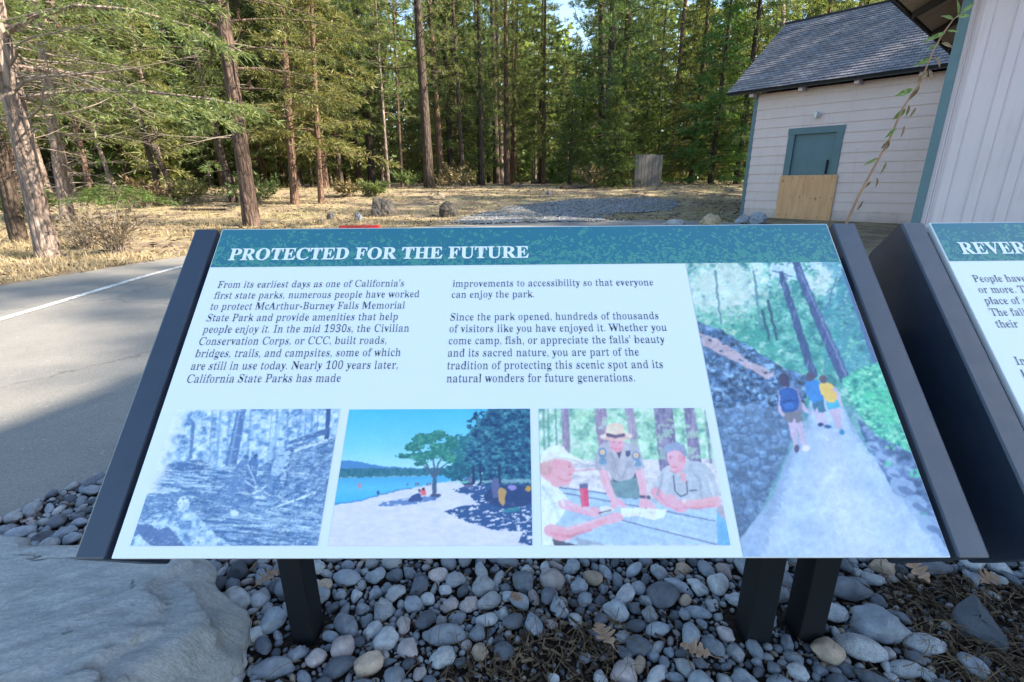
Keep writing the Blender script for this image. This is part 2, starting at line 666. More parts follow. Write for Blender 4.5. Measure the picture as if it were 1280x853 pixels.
def shingle_mat():
    m = NT('wood_shingles')
    v = m.coord('UV')
    br = m.n('ShaderNodeTexBrick', offset=0.5, squash=1.0)
    br.inputs['Scale'].default_value = 1.0
    br.inputs['Color1'].default_value = (0.15, 0.145, 0.16, 1)
    br.inputs['Color2'].default_value = (0.235, 0.225, 0.24, 1)
    br.inputs['Mortar'].default_value = (0.03, 0.03, 0.032, 1)
    br.inputs['Mortar Size'].default_value = 0.006
    br.inputs['Mortar Smooth'].default_value = 0.2
    br.inputs['Brick Width'].default_value = 0.17
    br.inputs['Row Height'].default_value = 0.13
    m.l(v, br.inputs['Vector'])
    f = m.noise(v, 5, 6, 0.7)
    c = m.mix(0.7, br.outputs['Color'], m.ramp(f, [(0.3, (0.75, 0.75, 0.76)), (0.7, (1.12, 1.10, 1.1))]), 'MULTIPLY')
    m.color(c)
    m.rough(0.85, 0.2)
    m.bump(br.outputs['Fac'], -0.4, 0.01)
    return m.m


M_shingle = shingle_mat()


def roof_courses(name, parent, x0, x1, y_e, z_e, y_r, z_r, row=0.13, th=0.02, along='x', mat=None, seed=0):
    """one roof slope laid in overlapping courses from eave (y_e,z_e) to ridge (y_r,z_r)"""
    rg = np.random.default_rng(seed)
    L = math.hypot(y_r - y_e, z_r - z_e)
    n = int(L / row)
    uy, uz = (y_r - y_e) / L, (z_r - z_e) / L
    ny, nz = -uz, uy
    if nz < 0:
        ny, nz = -ny, -nz
    verts, quads, uvs = [], [], []

    def P(x, s, h):
        a, z = y_e + uy * s + ny * h, z_e + uz * s + nz * h
        return (x, a, z) if along == 'x' else (a, x, z)
    xs = np.arange(x0, x1, 0.34).tolist() + [x1]
    for k in range(n + 1):
        s0, s1 = k * row, min((k + 1) * row + 0.03, L)
        for i in range(len(xs) - 1):
            j = rg.uniform(-0.008, 0.008)
            h = th * rg.uniform(0.85, 1.3)
            b = len(verts)
            xa, xb = xs[i], xs[i + 1]
            verts += [P(xa, s0 + j, 0), P(xb, s0 + j, 0), P(xb, s0 + j, h), P(xa, s0 + j, h), P(xb, s1, 0.003), P(xa, s1, 0.003)]
            quads += [[b, b + 1, b + 2, b + 3], [b + 3, b + 2, b + 4, b + 5]]
            uvs += [(xa, s0), (xb, s0), (xb, s0 + .001), (xa, s0 + .001), (xa, s0 + 0.002), (xb, s0 + 0.002), (xb, s0 + row * 0.95), (xa, s0 + row * 0.95)]
    # slab underneath
    b = len(verts)
    verts += [P(x, s, h) for s in (0, L) for x in (x0, x1) for h in (-0.003, -0.06)]
    quads += [[b, b + 2, b + 3, b + 1], [b, b + 4, b + 6, b + 2], [b + 1, b + 3, b + 7, b + 5], [b, b + 1, b + 5, b + 4], [b + 2, b + 6, b + 7, b + 3], [b + 4, b + 5, b + 7, b + 6]]
    uvs += [(0, 0)] * 24
    mb = MB()
    mb.mesh(verts, quads)
    me = mb.data(name, mat or M_shingle)
    uv = me.uv_layers.new(name='UVMap')
    uv.data.foreach_set('uv', np.array(uvs, np.float32).ravel())
    return link(name, me, parent)


# --- shed with the boarded door (x along its front, y into it)
ANG = math.radians(-48)
SH = empty('shed', (7.074, 15.346, 0.0), ANG)
tag(SH, 'small cream lap-sided shed with grey shingle roof and a boarded blue door', 'shed')
FL, DEP = 7.4, 5.9          # front length, depth
WH = 3.36
rgs = np.random.default_rng(5)
mb = MB()
# lap siding, front wall around the door opening
d0, d1, dz = 0.965, 2.30, 2.39
ex = 0.245
nb = int(WH / ex) + 1


def lap(mb, x0, x1, z0, z1):
    # one board: bottom edge proud
    mb.mesh([(x0, -0.028, z0), (x1, -0.028, z0), (x1, -0.008, z1), (x0, -0.008, z1), (x0, 0.0, z0), (x1, 0.0, z0), (x0, 0, z1), (x1, 0, z1)],
            [[0, 1, 2, 3], [4, 5, 1, 0], [4, 0, 3, 6], [1, 5, 7, 2], [3, 2, 7, 6]])


for k in range(nb):
    z0, z1 = k * ex, min(WH, (k + 1) * ex)
    if z1 <= z0 + 0.01:
        continue
    if z0 >= dz:
        lap(mb, 0.0, FL, z0, z1)
    elif z1 <= dz:
        lap(mb, 0.0, d0, z0, z1)
        lap(mb, d1, FL, z0, z1)
    else:
        lap(mb, 0.0, d0, z0, z1)
        lap(mb, d1, FL, z0, z1)
        lap(mb, d0, d1, dz, z1)
mb.box(0.0, d0, 0.0, 0.14, 0, WH)
mb.box(d1, FL, 0.0, 0.14, 0, WH)
mb.box(d0, d1, 0.0, 0.14, dz, WH)
mb.build('front_wall', M_siding, SH)
mb = MB()
zr = WH + (DEP / 2 + 0.45) * (2.3 / 3.4) - 0.04
for xx in (0.001, FL - 0.14):      # gable walls
    mb.prism([(0.141, 0), (DEP, 0), (DEP, WH), (DEP / 2, WH + DEP / 2 * 0.676), (0.141, WH + 0.09)], xx, xx + 0.139, lambda a, b, t: (t, a, b))
mb.box(0.14, FL - 0.14, DEP - 0.14, DEP, 0, WH)
mb.build('rear_wall', M_siding, SH)
# roof: overhang 0.45 front, 0.72 at the gables
ze, zr = 3.424, 5.724
roof_courses('roof_slope', SH, -0.73, FL + 0.73, -0.45, ze, 2.95, zr, 0.135, 0.022, seed=1)
roof_courses('roof_slope', SH, -0.73, FL + 0.73, 6.35, ze, 2.95, zr, 0.135, 0.022, seed=2)
mb = MB()
mb.tube([(-0.75, 2.95, zr + 0.02), (FL + 0.75, 2.95, zr + 0.02)], 0.045, 8)
mb.build('ridge_cap', M_shingle, SH)
mb = MB()
mb.box(-0.10, 0.0, -0.036, 0.1, 0, WH - 0.02)
mb.build('corner_board', M_trim, SH)
mb = MB()
mb.box(FL, FL + 0.1, -0.036, 0.1, 0, WH - 0.02)
mb.build('corner_board', M_trim, SH)
for xb in (-0.08, 1.19, 2.45, 3.72, 4.98, 6.24, 7.45):
    mb = MB()
    mb.box(xb - 0.055, xb + 0.055, -0.33, 0.2, 3.28, 3.40)
    mb.build('rafter_tail', M_siding2, SH, bevel=0.006)
mb = MB()
mb.box(-0.70, FL + 0.70, -0.42, -0.40, 3.35, 3.424)
mb.build('fascia', M_dark_wood, SH)
# door frame, door, plywood
mb = MB()
fw = 0.165
mb.box(d0, d0 + fw, -0.05, 0.10, 0, dz - fw)
mb.box(d1 - fw, d1, -0.05, 0.10, 0, dz - fw)
mb.box(d0 - 0.015, d1 + 0.015, -0.053, 0.10, dz - fw, dz)
mb.build('door_frame', M_trim, SH, bevel=0.006)
dr = MB()
dr.box(d0 + fw, d1 - fw, 0.03, 0.075, 0.02, dz - fw)
dr = dr.build('door', M_door, SH)
mb = MB()
mb.box(d1 - fw - 0.13, d1 - fw - 0.09, -0.02, 0.03, 1.20, 1.55)
mb.build('door_handle', M_black, dr, bevel=0.004)
mb = MB()
mb.box(d0 - 0.035, d1 + 0.045, -0.072, -0.056, -0.02, 1.175)
ply = mb.build('plywood_sheet', M_ply, SH)
mb = MB()
for zz in (1.12, 0.6, 0.08):
    for xx in np.linspace(d0 + 0.04, d1 - 0.02, 6):
        a, b = xx + rgs.uniform(-.03, .03), zz + rgs.uniform(-.03, .03)
        mb.box(a - .009, a + .009, -0.077, -0.0715, b - .009, b + .009)
mb.build('nails', M_black, ply)
mb = MB()
mb.box(d0 - 0.35, d1 + 0.1, -0.55, -0.075, -0.2, 0.0 - 0.025)
mb.build('door_step', M_conc, SH, bevel=0.015)
mb = MB()
mb.tube([(1.62, -0.03, 2.68), (1.62, -0.10, 2.68)], [0.075, 0.07], 14)
wl = mb.build('wall_lamp', M_white_trim, SH, smooth=False)
mb = MB()
mb.tube([(1.62, -0.10, 2.70), (1.62, -0.19, 2.72), (1.62, -0.22, 2.66), (1.62, -0.22, 2.58)], [0.05, 0.055, 0.05, 0.04], 12)
mb.build('lamp_shade', M_white_trim, wl, smooth=True)

# --- board-and-batten building on the right
C0 = (6.004, 7.491)
BB = empty('visitor_building', (C0[0], C0[1], 0.0), ANG)
tag(BB, 'pale board-and-batten building with teal corner trim and deep plank eaves', 'building')
SL = 0.549
HALF = 13.0
ZF, OH = 3.42, 0.66


def roof_z(x):
    return ZF + SL * (x + OH) if x <= HALF else ZF + SL * (2 * HALF - x + OH)


mb = MB()
mb.prism([(0, 0), (2 * HALF, 0), (2 * HALF, roof_z(2 * HALF) - 0.12), (HALF, roof_z(HALF) - 0.12), (0, roof_z(0) - 0.12)], 0.0, 0.16, lambda a, b, t: (a, t, b))
x = 0.0
per = 0.327
x = 0.215
while x < 2 * HALF - 0.2:
    zt = min(roof_z(x), roof_z(x + .11)) - 0.12
    mb.box(x, x + 0.105, -0.022, -0.0005, 0.0, zt)
    x += per
mb.build('gable_wall', M_siding2, BB)
mb = MB()
mb.box(0, 0.16, 0.161, 12, 0, roof_z(0) - 0.14)
mb.box(2 * HALF - 0.16, 2 * HALF, 0.161, 12, 0, roof_z(0) - 0.14)
mb.box(0.161, 2 * HALF - 0.161, 11.84, 12, 0, roof_z(0) - 0.14)
mb.build('side_wall', M_siding2, BB)
mb = MB()
mb.box(-0.022, 0.0, -0.03, 0.13, 0, roof_z(0) - 0.20)
mb.build('corner_board', M_trim, BB)
mb = MB()
mb.box(0.0005, 0.085, -0.03, -0.0005, 0, roof_z(0) - 0.16)
mb.build('corner_board', M_trim, BB)
for dx_, zt in ((0.135, 3.6), (0.165, 3.7)):
    mb = MB()
    mb.tube([(dx_, -0.012, 0.2), (dx_, -0.012, zt)], 0.008 if dx_ < .15 else 0.006, 8)
    mb.build('conduit', M_siding2, BB, smooth=True)
roof_courses('roof_slope', BB, -0.8, 12.6, -OH, ZF, HALF, roof_z(HALF), 0.16, 0.02, along='y', seed=4)
roof_courses('roof_slope', BB, -0.8, 12.6, 2 * HALF + OH, ZF, HALF, roof_z(HALF), 0.16, 0.02, along='y', seed=5)
# soffit planks under the slope, rafters, fascia
rgp = np.random.default_rng(8)
for side in (0, 1):
    mb = MB()
    y = -0.79
    while y < 12.5:
        w_ = 0.185
        pts = []
        for xx in (-OH + 0.03, 3.0):
            z = ZF + SL * (xx + OH) - 0.066
            pts.append((xx, z))
        jj = rgp.uniform(0, 0.004)
        (xa, za), (xb, zb_) = pts
        X = (lambda q: q) if side == 0 else (lambda q: 2 * HALF - q)
        mb.mesh([(X(xa), y, za - jj), (X(xb), y, zb_ - jj), (X(xb), y + w_ - 0.006, zb_ - jj), (X(xa), y + w_ - 0.006, za - jj),
                 (X(xa), y, za - 0.02 - jj), (X(xb), y, zb_ - 0.02 - jj), (X(xb), y + w_ - 0.006, zb_ - 0.02 - jj), (X(xa), y + w_ - 0.006, za - 0.02 - jj)],
                [[0, 1, 2, 3], [7, 6, 5, 4], [0, 4, 5, 1], [2, 6, 7, 3], [1, 5, 6, 2], [3, 7, 4, 0]])
        y += w_
    mb.build('soffit', M_plank, BB)
for side in (0, 1):
    for yb in (0.30, 1.75, 3.2, 4.65, 6.1):
        mb = MB()
        X = (lambda q: q) if side == 0 else (lambda q: 2 * HALF - q)
        xa, xb = -OH + 0.04, (3.0 if yb < 0 else -0.03)
        za, zb_ = ZF + SL * (xa + OH) - 0.092, ZF + SL * (xb + OH) - 0.092
        mb.mesh([(X(xa), yb, za), (X(xb), yb, zb_), (X(xb), yb + 0.09, zb_), (X(xa), yb + 0.09, za),
                 (X(xa), yb, za - 0.07), (X(xb), yb, zb_ - 0.13), (X(xb), yb + 0.09, zb_ - 0.13), (X(xa), yb + 0.09, za - 0.07)],
                [[0, 1, 2, 3], [7, 6, 5, 4], [0, 4, 5, 1], [2, 6, 7, 3], [1, 5, 6, 2], [3, 7, 4, 0]])
        mb.build('rafter', M_dark_wood, BB)
mb = MB()
mb.box(-OH - 0.03, -OH + 0.0, -0.82, 12.62, ZF - 0.10, ZF + 0.03)
mb.box(2 * HALF + OH, 2 * HALF + OH + 0.03, -0.82, 12.62, ZF - 0.10, ZF + 0.03)
for side in (0, 1):
    X = (lambda q: q) if side == 0 else (lambda q: 2 * HALF - q)
    mb.mesh([(X(xx), yy, ZF + SL * (xx + OH) + dz_) for xx in (-OH, HALF - 0.001) for yy in (-0.84, -0.805) for dz_ in (-0.12, 0.025)],
            [[0, 1, 3, 2], [4, 6, 7, 5], [0, 4, 5, 1], [2, 3, 7, 6], [1, 5, 7, 3], [0, 2, 6, 4]])
mb.build('fascia', M_dark_wood, BB)

# --- weathered board screen at the wood's edge
_p = at_depth(813, 236, 24.5)
fx, fy = _p.x, _p.y
fz = terr(fx, fy)
FE = empty('board_fence', (fx, fy, fz - 0.03), math.radians(8))
tag(FE, 'short grey screen of weathered upright boards at the edge of the wood', 'fence')
fs = fy / 644.0
fwid, fhei = 36 * fs, 39 * fs
nbd = 8
for k in range(nbd):
    mb = MB()
    w_ = fwid / nbd
    h_ = fhei * (1 + rgs.uniform(-0.015, 0.015))
    mb.box(-fwid / 2 + k * w_, -fwid / 2 + (k + 1) * w_ - 0.012, -0.012 + rgs.uniform(-.006, .006), 0.012, 0.02, h_)
    mb.build('board', M_fence, FE)
mb = MB()
mb.box(-fwid / 2, fwid / 2, 0.02, 0.06, 0.25 * fhei, 0.25 * fhei + 0.09)
mb.box(-fwid / 2, fwid / 2, 0.02, 0.06, 0.8 * fhei, 0.8 * fhei + 0.09)
mb.build('rail', M_fence, FE)
for xx in (-fwid / 2 + 0.05, fwid / 2 - 0.05):
    mb = MB()
    mb.box(xx - 0.05, xx + 0.05, 0.062, 0.15, -0.2, fhei * 0.98)
    mb.build('post', M_fence, FE)
# ------------------------------------------------------------------ printed pictures (flat prints: painted on a fine grid)
def homog(quad):
    """unit square (0,0)(1,0)(0,1)(1,1) -> quad TL,TR,BL,BR"""
    src = [(0, 0), (1, 0), (0, 1), (1, 1)]
    A, b = [], []
    for (u, v), (x, y) in zip(src, quad):
        A.append([u, v, 1, 0, 0, 0, -u * x, -v * x]); b.append(x)
        A.append([0, 0, 0, u, v, 1, -u * y, -v * y]); b.append(y)
    h = np.linalg.solve(np.array(A, float), np.array(b, float))
    return np.append(h, 1).reshape(3, 3)


TINT = np.array(lin((190, 228, 255)))


def albedo(img):
    """picture colours as seen under the blue shade -> colours of the ink"""
    c = np.clip(img, 0, 1)
    l = np.where(c <= 0.04045, c / 12.92, ((c + 0.055) / 1.055) ** 2.4)
    return np.clip(l / TINT * 0.80, 0.0, 0.9)


class Print:
    def __init__(self, w, h, quad, seed, warp=0.0):
        self.w, self.h = w, h
        u, v = np.meshgrid(np.linspace(0, 1, w), np.linspace(0, 1, h))
        Hm = homog(quad)
        d = Hm[2, 0] * u + Hm[2, 1] * v + 1
        self.X = (Hm[0, 0] * u + Hm[0, 1] * v + Hm[0, 2]) / d
        self.Y = (Hm[1, 0] * u + Hm[1, 1] * v + Hm[1, 2]) / d
        self.U, self.V = u, v
        self.I = np.zeros((h, w, 3))
        self.rg = np.random.default_rng(seed)
        self.px = abs(self.X[0, 1] - self.X[0, 0])
        if warp:
            wx, wy = self.noise(16, 16, 3) - .5, self.noise(16, 16, 3) - .5
            self.X, self.Y = self.X + warp * wx, self.Y + warp * wy
        self.px = max(self.px, 1e-6)

    def noise(self, sx, sy, octv=4, ang=0.0, p=0.6):
        ca, sa = math.cos(ang), math.sin(ang)
        x0, y0 = self.X * ca + self.Y * sa, -self.X * sa + self.Y * ca
        tot, amp, nrm = 0, 1.0, 0
        for o in range(octv):
            G = self.rg.random((97, 97))
            x, y = x0 / sx * 2 ** o + 1000, y0 / sy * 2 ** o + 1000
            xi, yi = np.floor(x).astype(int), np.floor(y).astype(int)
            fx, fy = x - xi, y - yi
            fx, fy = fx * fx * (3 - 2 * fx), fy * fy * (3 - 2 * fy)
            g = lambda a, b: G[b % 97, a % 97]
            tot = tot + amp * ((g(xi, yi) * (1 - fx) + g(xi + 1, yi) * fx) * (1 - fy) + (g(xi, yi + 1) * (1 - fx) + g(xi + 1, yi + 1) * fx) * fy)
            nrm += amp
            amp *= p
        n = tot / nrm
        return np.clip((n - n.min()) / (n.max() - n.min() + 1e-9), 0, 1)

    def put(self, mask, c, a=1.0):
        m = (np.clip(mask, 0, 1) * a)[..., None]
        c = np.asarray(c, float)
        if c.ndim == 1:
            c = c[:3] / 255.0
        self.I = self.I * (1 - m) + c * m

    def inpoly(self, pts):
        x, y = self.X, self.Y
        ins = np.zeros(x.shape, bool)
        n = len(pts)
        for i in range(n):
            (x1, y1), (x2, y2) = pts[i], pts[(i + 1) % n]
            if y1 == y2:
                continue
            ins ^= ((y1 > y) != (y2 > y)) & (x < (x2 - x1) * (y - y1) / (y2 - y1) + x1)
        return ins.astype(float)

    def poly(self, pts, c, a=1.0):
        self.put(self.inpoly(pts), c, a)

    def smooth(self, pts, c, a=1.0):
        self.put(self.inpoly([tuple(p) for p in spline(pts, 6)]), c, a)

    def ell(self, cx, cy, rx, ry, c, a=1.0, rot=0.0, soft=0.0):
        ca, sa = math.cos(rot), math.sin(rot)
        dx, dy = self.X - cx, self.Y - cy
        d = np.sqrt(((dx * ca + dy * sa) / rx) ** 2 + ((-dx * sa + dy * ca) / ry) ** 2)
        s = max(soft, self.px / min(rx, ry))
        self.put(np.clip((1 - d) / s + 0.5, 0, 1), c, a)

    def line(self, pts, w, c, a=1.0):
        """tapered poly-line; w number or (w0,w1)"""
        w0, w1 = (w, w) if np.isscalar(w) else w
        n = len(pts) - 1
        for i in range(n):
            (x1, y1), (x2, y2) = pts[i], pts[i + 1]
            L2 = (x2 - x1) ** 2 + (y2 - y1) ** 2 + 1e-9
            t = np.clip(((self.X - x1) * (x2 - x1) + (self.Y - y1) * (y2 - y1)) / L2, 0, 1)
            d = np.hypot(self.X - x1 - t * (x2 - x1), self.Y - y1 - t * (y2 - y1))
            ww = w0 + (w1 - w0) * (i + t) / n
            self.put(np.clip((ww / 2 - d) / self.px + 0.5, 0, 1), c, a)

    def ramp(self, f, stops):
        ps = [s[0] for s in stops]
        return np.stack([np.interp(f, ps, [s[1][k] / 255.0 for s in stops]) for k in range(3)], -1)

    def soften(self, k=1):
        for _ in range(k):
            p = np.pad(self.I, ((1, 1), (1, 1), (0, 0)), 'edge')
            self.I = .5 * self.I + .125 * (p[:-2, 1:-1] + p[2:, 1:-1] + p[1:-1, :-2] + p[1:-1, 2:])

    def finish(self, sx, amt, grain=.05, glare=None, va=0.0):
        a = self.noise(sx, sx, 4, .4)
        b = self.noise(self.px * 2.2, self.px * 2.2, 2)
        self.I = np.clip(self.I * (1 - amt / 2 + amt * a)[..., None] + grain * (b - .5)[..., None], 0, 1)
        if glare:
            self.put(np.ones_like(self.X), glare, va)  # pale blue sky glare on the print, mixed into its colours
        self.soften(1)

    def mesh(self, name, W, Hh, parent, loc, mat):
        h, w = self.h, self.w
        x, y = np.meshgrid(np.linspace(0, W, w), np.linspace(Hh, 0, h))
        V = np.stack([x, y, np.zeros_like(x)], -1).reshape(-1, 3)
        i, j = np.meshgrid(np.arange(h - 1), np.arange(w - 1), indexing='ij')
        b = (i * w + j).ravel()
        mb = MB()
        mb.mesh(V, np.stack([b + w, b + w + 1, b + 1, b], -1))
        me = mb.data(name, mat)
        ca = me.color_attributes.new('ink', 'FLOAT_COLOR', 'POINT')
        col = np.concatenate([albedo(self.I).reshape(-1, 3), np.ones((h * w, 1))], 1)
        ca.data.foreach_set('color', col.astype(np.float32).ravel())
        o = link(name, me, parent)
        o.location = loc
        return o


def print_material():
    m = NT('printed_ink')
    a = m.n('ShaderNodeVertexColor', layer_name='ink')
    m.color(a.outputs['Color'])
    m.rough(0.38, 0.35)
    return m.m


M_ink = print_material()


def paint_workers():
    c = Print(250, 190, [(345, 58), (1195, 72), (120, 738), (1065, 762)], 11, 7)
    X, Y = c.X, c.Y
    n = c.noise(26, 22, 4)
    c.I = c.ramp(n, [(0.2, (80, 130, 190)), (0.45, (130, 185, 235)), (0.75, (180, 226, 255))])
    for k in range(14):
        x = c.rg.uniform(300, 1150)
        c.line([(x, 60), (x - 25 + c.rg.uniform(-10, 10), 330)], c.rg.uniform(5, 14), (85, 135, 195), 0.5)
    c.line([(690, 55), (630, 340)], (44, 58), (80, 125, 185))
    c.line([(680, 55), (622, 340)], (10, 16), (125, 175, 225), 0.6)
    c.line([(440, 130), (425, 300)], 16, (70, 115, 175), .8)
    c.line([(1135, 60), (1120, 260)], (22, 26), (60, 100, 160))
    c.line([(905, 75), (820, 320)], 20, (135, 190, 235), .7)
    # cleared ground, streaky
    st = c.noise(90, 9, 4, 0.12)
    gcol = c.ramp(st, [(0.25, (65, 110, 168)), (0.5, (110, 160, 212)), (0.8, (170, 220, 252))])
    g = c.inpoly([(100, 330), (300, 330), (470, 310), (560, 360), (640, 340), (780, 360), (950, 250), (1200, 215), (1200, 800), (60, 800)])
    c.put(g, gcol)
    d = c.noise(50, 24, 4)
    c.smooth([(300, 340), (380, 325), (520, 355), (470, 372), (330, 360)], (70, 115, 172), .9)
    slope = c.inpoly([(820, 330), (960, 270), (1190, 235), (1190, 620), (850, 560), (760, 470)])
    c.put(slope, c.ramp(c.noise(30, 14, 4, -0.4), [(0.2, (60, 105, 165)), (0.6, (100, 150, 205)), (0.95, (160, 212, 248))]), .9)
    c.put(c.inpoly([(180, 500), (380, 470), (620, 490), (760, 520), (700, 590), (500, 590), (300, 560), (180, 620)]), c.ramp(d, [(0, (60, 105, 165)), (1, (110, 160, 212))]), .85)
    c.line([(930, 240), (1110, 190)], (14, 30), (75, 120, 178))
    c.line([(940, 285), (1120, 232)], 16, (180, 226, 255), .8)
    # logs / levers
    c.line([(805, 580), (1050, 500)], (7, 12), (175, 222, 252))
    c.line([(560, 490), (660, 395), (720, 340)], 14, (75, 120, 180), .9)
    # bent figures
    c.smooth([(620, 480), (640, 380), (690, 320), (725, 330), (715, 400), (700, 470)], (92, 140, 198))
    c.ell(710, 308, 13, 15, (70, 112, 170))
    c.smooth([(705, 470), (715, 370), (730, 315), (765, 310), (765, 370), (742, 480)], (78, 124, 184))
    c.ell(757, 305, 13, 14, (60, 100, 158))
    c.line([(715, 345), (755, 440)], 5, (185, 228, 255))
    c.line([(700, 425), (760, 475)], 5, (185, 228, 255))
    # standing figure with shovel
    c.line([(850, 400), (822, 540)], (46, 30), (95, 145, 205))
    c.line([(868, 400), (842, 535)], (30, 22), (80, 128, 188))
    c.smooth([(835, 400), (850, 330), (890, 280), (925, 290), (910, 340), (878, 400)], (140, 192, 238))
    c.ell(938, 276, 17, 15, (72, 116, 175))
    c.ell(925, 290, 11, 10, (150, 200, 240))
    c.line([(905, 300), (932, 330), (908, 355)], 11, (150, 200, 240))
    c.line([(880, 320), (895, 380), (912, 410)], 11, (150, 200, 240))
    c.line([(930, 330), (906, 470)], 6, (65, 105, 165))
    c.line([(730, 500), (808, 458)], 8, (178, 224, 252))
    c.ell(822, 543, 32, 8, (150, 205, 245))
    c.put(g * np.clip((c.noise(40, 4, 3, .18) - .62) * 6, 0, 1), (186, 230, 255), .75)
    c.put(g * np.clip((c.noise(34, 5, 3, .1) - .64) * 6, 0, 1), (52, 94, 152), .6)
    # pale boulders lower left
    r = c.noise(40, 30, 5)
    rock = c.inpoly([(110, 760), (150, 690), (250, 610), (330, 560), (420, 560), (500, 640), (560, 700), (640, 760)])
    c.put(rock, c.ramp(r, [(0.25, (90, 140, 198)), (0.5, (150, 204, 245)), (0.8, (185, 230, 255))]))
    c.ell(388, 535, 30, 36, (178, 224, 252))
    c.ell(398, 548, 16, 20, (140, 192, 238), .7)
    c.smooth([(150, 655), (210, 632), (260, 660), (310, 650), (360, 700), (390, 760), (240, 748)], (82, 122, 178))
    c.ell(645, 588, 24, 14, (180, 226, 255))
    c.put(c.noise(14, 7, 3, .2) > .72, (178, 224, 252), .5 * 1.0)
    c.put((c.noise(12, 8, 3) > .74) * (Y > 430), (62, 106, 165), .6)
    # soft left edge fading into the white panel
    f = np.clip((0.07 + 0.06 * c.noise(40, 40, 2) - c.U) / 0.08, 0, 1) * (Y < 480)
    c.put(f, (186, 226, 255))
    c.put(np.clip((0.025 - c.V) / 0.03, 0, 1) * (c.U < .4), (186, 226, 255))
    c.finish(60, .10, .07)
    return c


def paint_beach():
    c = Print(270, 200, [(143, 73), (1060, 88), (20, 760), (1057, 782)], 12, 9)
    X, Y = c.X, c.Y
    c.I = c.ramp(np.clip((Y - 80) / 300, 0, 1), [(0, (72, 188, 246)), (.6, (110, 206, 252)), (1, (150, 222, 255))])
    c.smooth([(60, 345), (110, 330), (200, 340), (300, 362), (450, 375), (620, 385), (620, 425), (60, 425)], (72, 138, 205))
    hb = 365 + 10 * c.noise(20, 20, 3) + (X - 90) * 0.02
    c.put((Y > hb) * (Y < 425) * (X < 640), c.ramp(c.noise(9, 14, 3), [(0, (36, 96, 130)), (1, (70, 140, 165))]))
    c.put((Y > 413) * (Y < 419) * (X < 640) * (c.noise(12, 30, 2) > .45), (150, 200, 225), .7)
    lake = (Y > 418)
    c.put(lake, c.ramp(np.clip((Y - 418) / 130, 0, 1) + .15 * c.noise(60, 4, 3), [(0, (70, 165, 232)), (.5, (86, 190, 245)), (1, (70, 180, 245))]))
    shore = [(40, 556), (180, 540), (330, 500), (450, 478), (560, 458), (640, 448), (1100, 440), (1100, 800), (0, 800)]
    c.put(c.inpoly(shore), c.ramp(c.noise(40, 14, 4), [(0, (176, 205, 244)), (1, (196, 222, 252))]))
    c.line([(40, 552), (180, 537), (330, 498), (450, 476)], 5, (72, 130, 195))
    # far right grove and big tree
    for x, y, rx, ry, col in ((720, 330, 90, 130, (50, 125, 150)), (690, 400, 70, 50, (44, 104, 138)), (650, 400, 40, 40, (44, 110, 140))):
        m = np.clip(1.25 - np.hypot((X - x) / rx, (Y - y) / ry), 0, 1) * 1.4 > c.noise(22, 18, 4)
        c.put(m, c.ramp(c.noise(15, 12, 3), [(0, tuple(k * .75 for k in col)), (.6, col), (1, (80, 175, 175))]))
    big = (np.clip(1.5 - np.hypot((X - 960) / 190, (Y - 280) / 230), 0, 1) * 1.3) > c.noise(30, 24, 4) * .9
    c.put(big, c.ramp(c.noise(17, 12, 4), [(0.2, (28, 62, 108)), (.5, (44, 98, 138)), (.75, (66, 140, 165)), (1, (105, 185, 200))]))
    c.poly([(640, 445), (1060, 445), (1060, 462), (640, 458)], (150, 205, 225), .6)
    for x, w in ((765, 16), (800, 12), (898, 14)):
        c.line([(x, 380), (x, 460)], w, (40, 70, 110))
    # shade on the sand
    sh = c.inpoly([(640, 490), (760, 470), (1060, 465), (1060, 790), (985, 770), (1010, 710), (870, 700), (740, 660), (610, 600), (700, 575), (790, 570), (740, 520)])
    c.put(sh * (c.noise(26, 9, 4) > .36), (52, 92, 150))
    c.put((np.hypot((X - 950) / 130, (Y - 530) / 60) < 1), (44, 72, 124), .85)
    # centre tree
    tr = (70, 105, 140)
    c.line([(562, 530), (566, 460), (570, 390)], (24, 17), tr)
    for pts in ([(568, 440), (545, 390), (480, 340), (440, 315)], [(570, 400), (600, 330), (620, 250)], [(568, 410), (560, 320), (540, 230)], [(545, 395), (500, 290), (480, 250)], [(570, 420), (610, 370), (660, 330)]):
        c.line(pts, (12, 4), tr)
    for x, y, rx, ry in ((520, 230, 70, 36), (590, 215, 60, 32), (470, 270, 55, 30), (430, 315, 70, 15), (520, 315, 80, 34), (600, 285, 75, 44), (640, 330, 50, 30), (500, 355, 40, 14), (660, 250, 40, 40)):
        m = np.clip(1.2 - np.hypot((X - x) / rx, (Y - y) / ry), 0, 1) * 1.3 > c.noise(16, 12, 3)
        c.put(m, c.ramp(c.noise(12, 10, 3), [(0, (36, 92, 110)), (.6, (56, 140, 140)), (1, (110, 200, 175))]))
    c.ell(570, 520, 28, 12, (70, 90, 130))
    c.put((np.hypot((X - 430) / 150, (Y - 545 + (X - 430) * .1) / 16) < 1) * (c.noise(30, 8, 3) > .3), (82, 130, 195), .9)
    # people
    c.smooth([(430, 545), (455, 515), (485, 505), (500, 520), (495, 545)], (60, 90, 150))
    c.ell(490, 492, 8, 10, (90, 80, 110))
    c.smooth([(500, 515), (500, 490), (520, 488), (522, 515)], (225, 110, 130))
    c.ell(509, 485, 7, 8, (60, 60, 90))
    c.ell(280, 498, 7, 10, (60, 80, 130))
    c.ell(187, 460, 8, 14, (190, 130, 160))
    for x in (430, 472, 484, 530, 544):
        c.ell(x, 458, 4, 8, (100, 110, 150))
    c.smooth([(720, 480), (715, 450), (735, 430), (758, 450), (755, 480)], (90, 110, 160))
    c.line([(712, 462), (766, 464)], 8, (50, 60, 100))
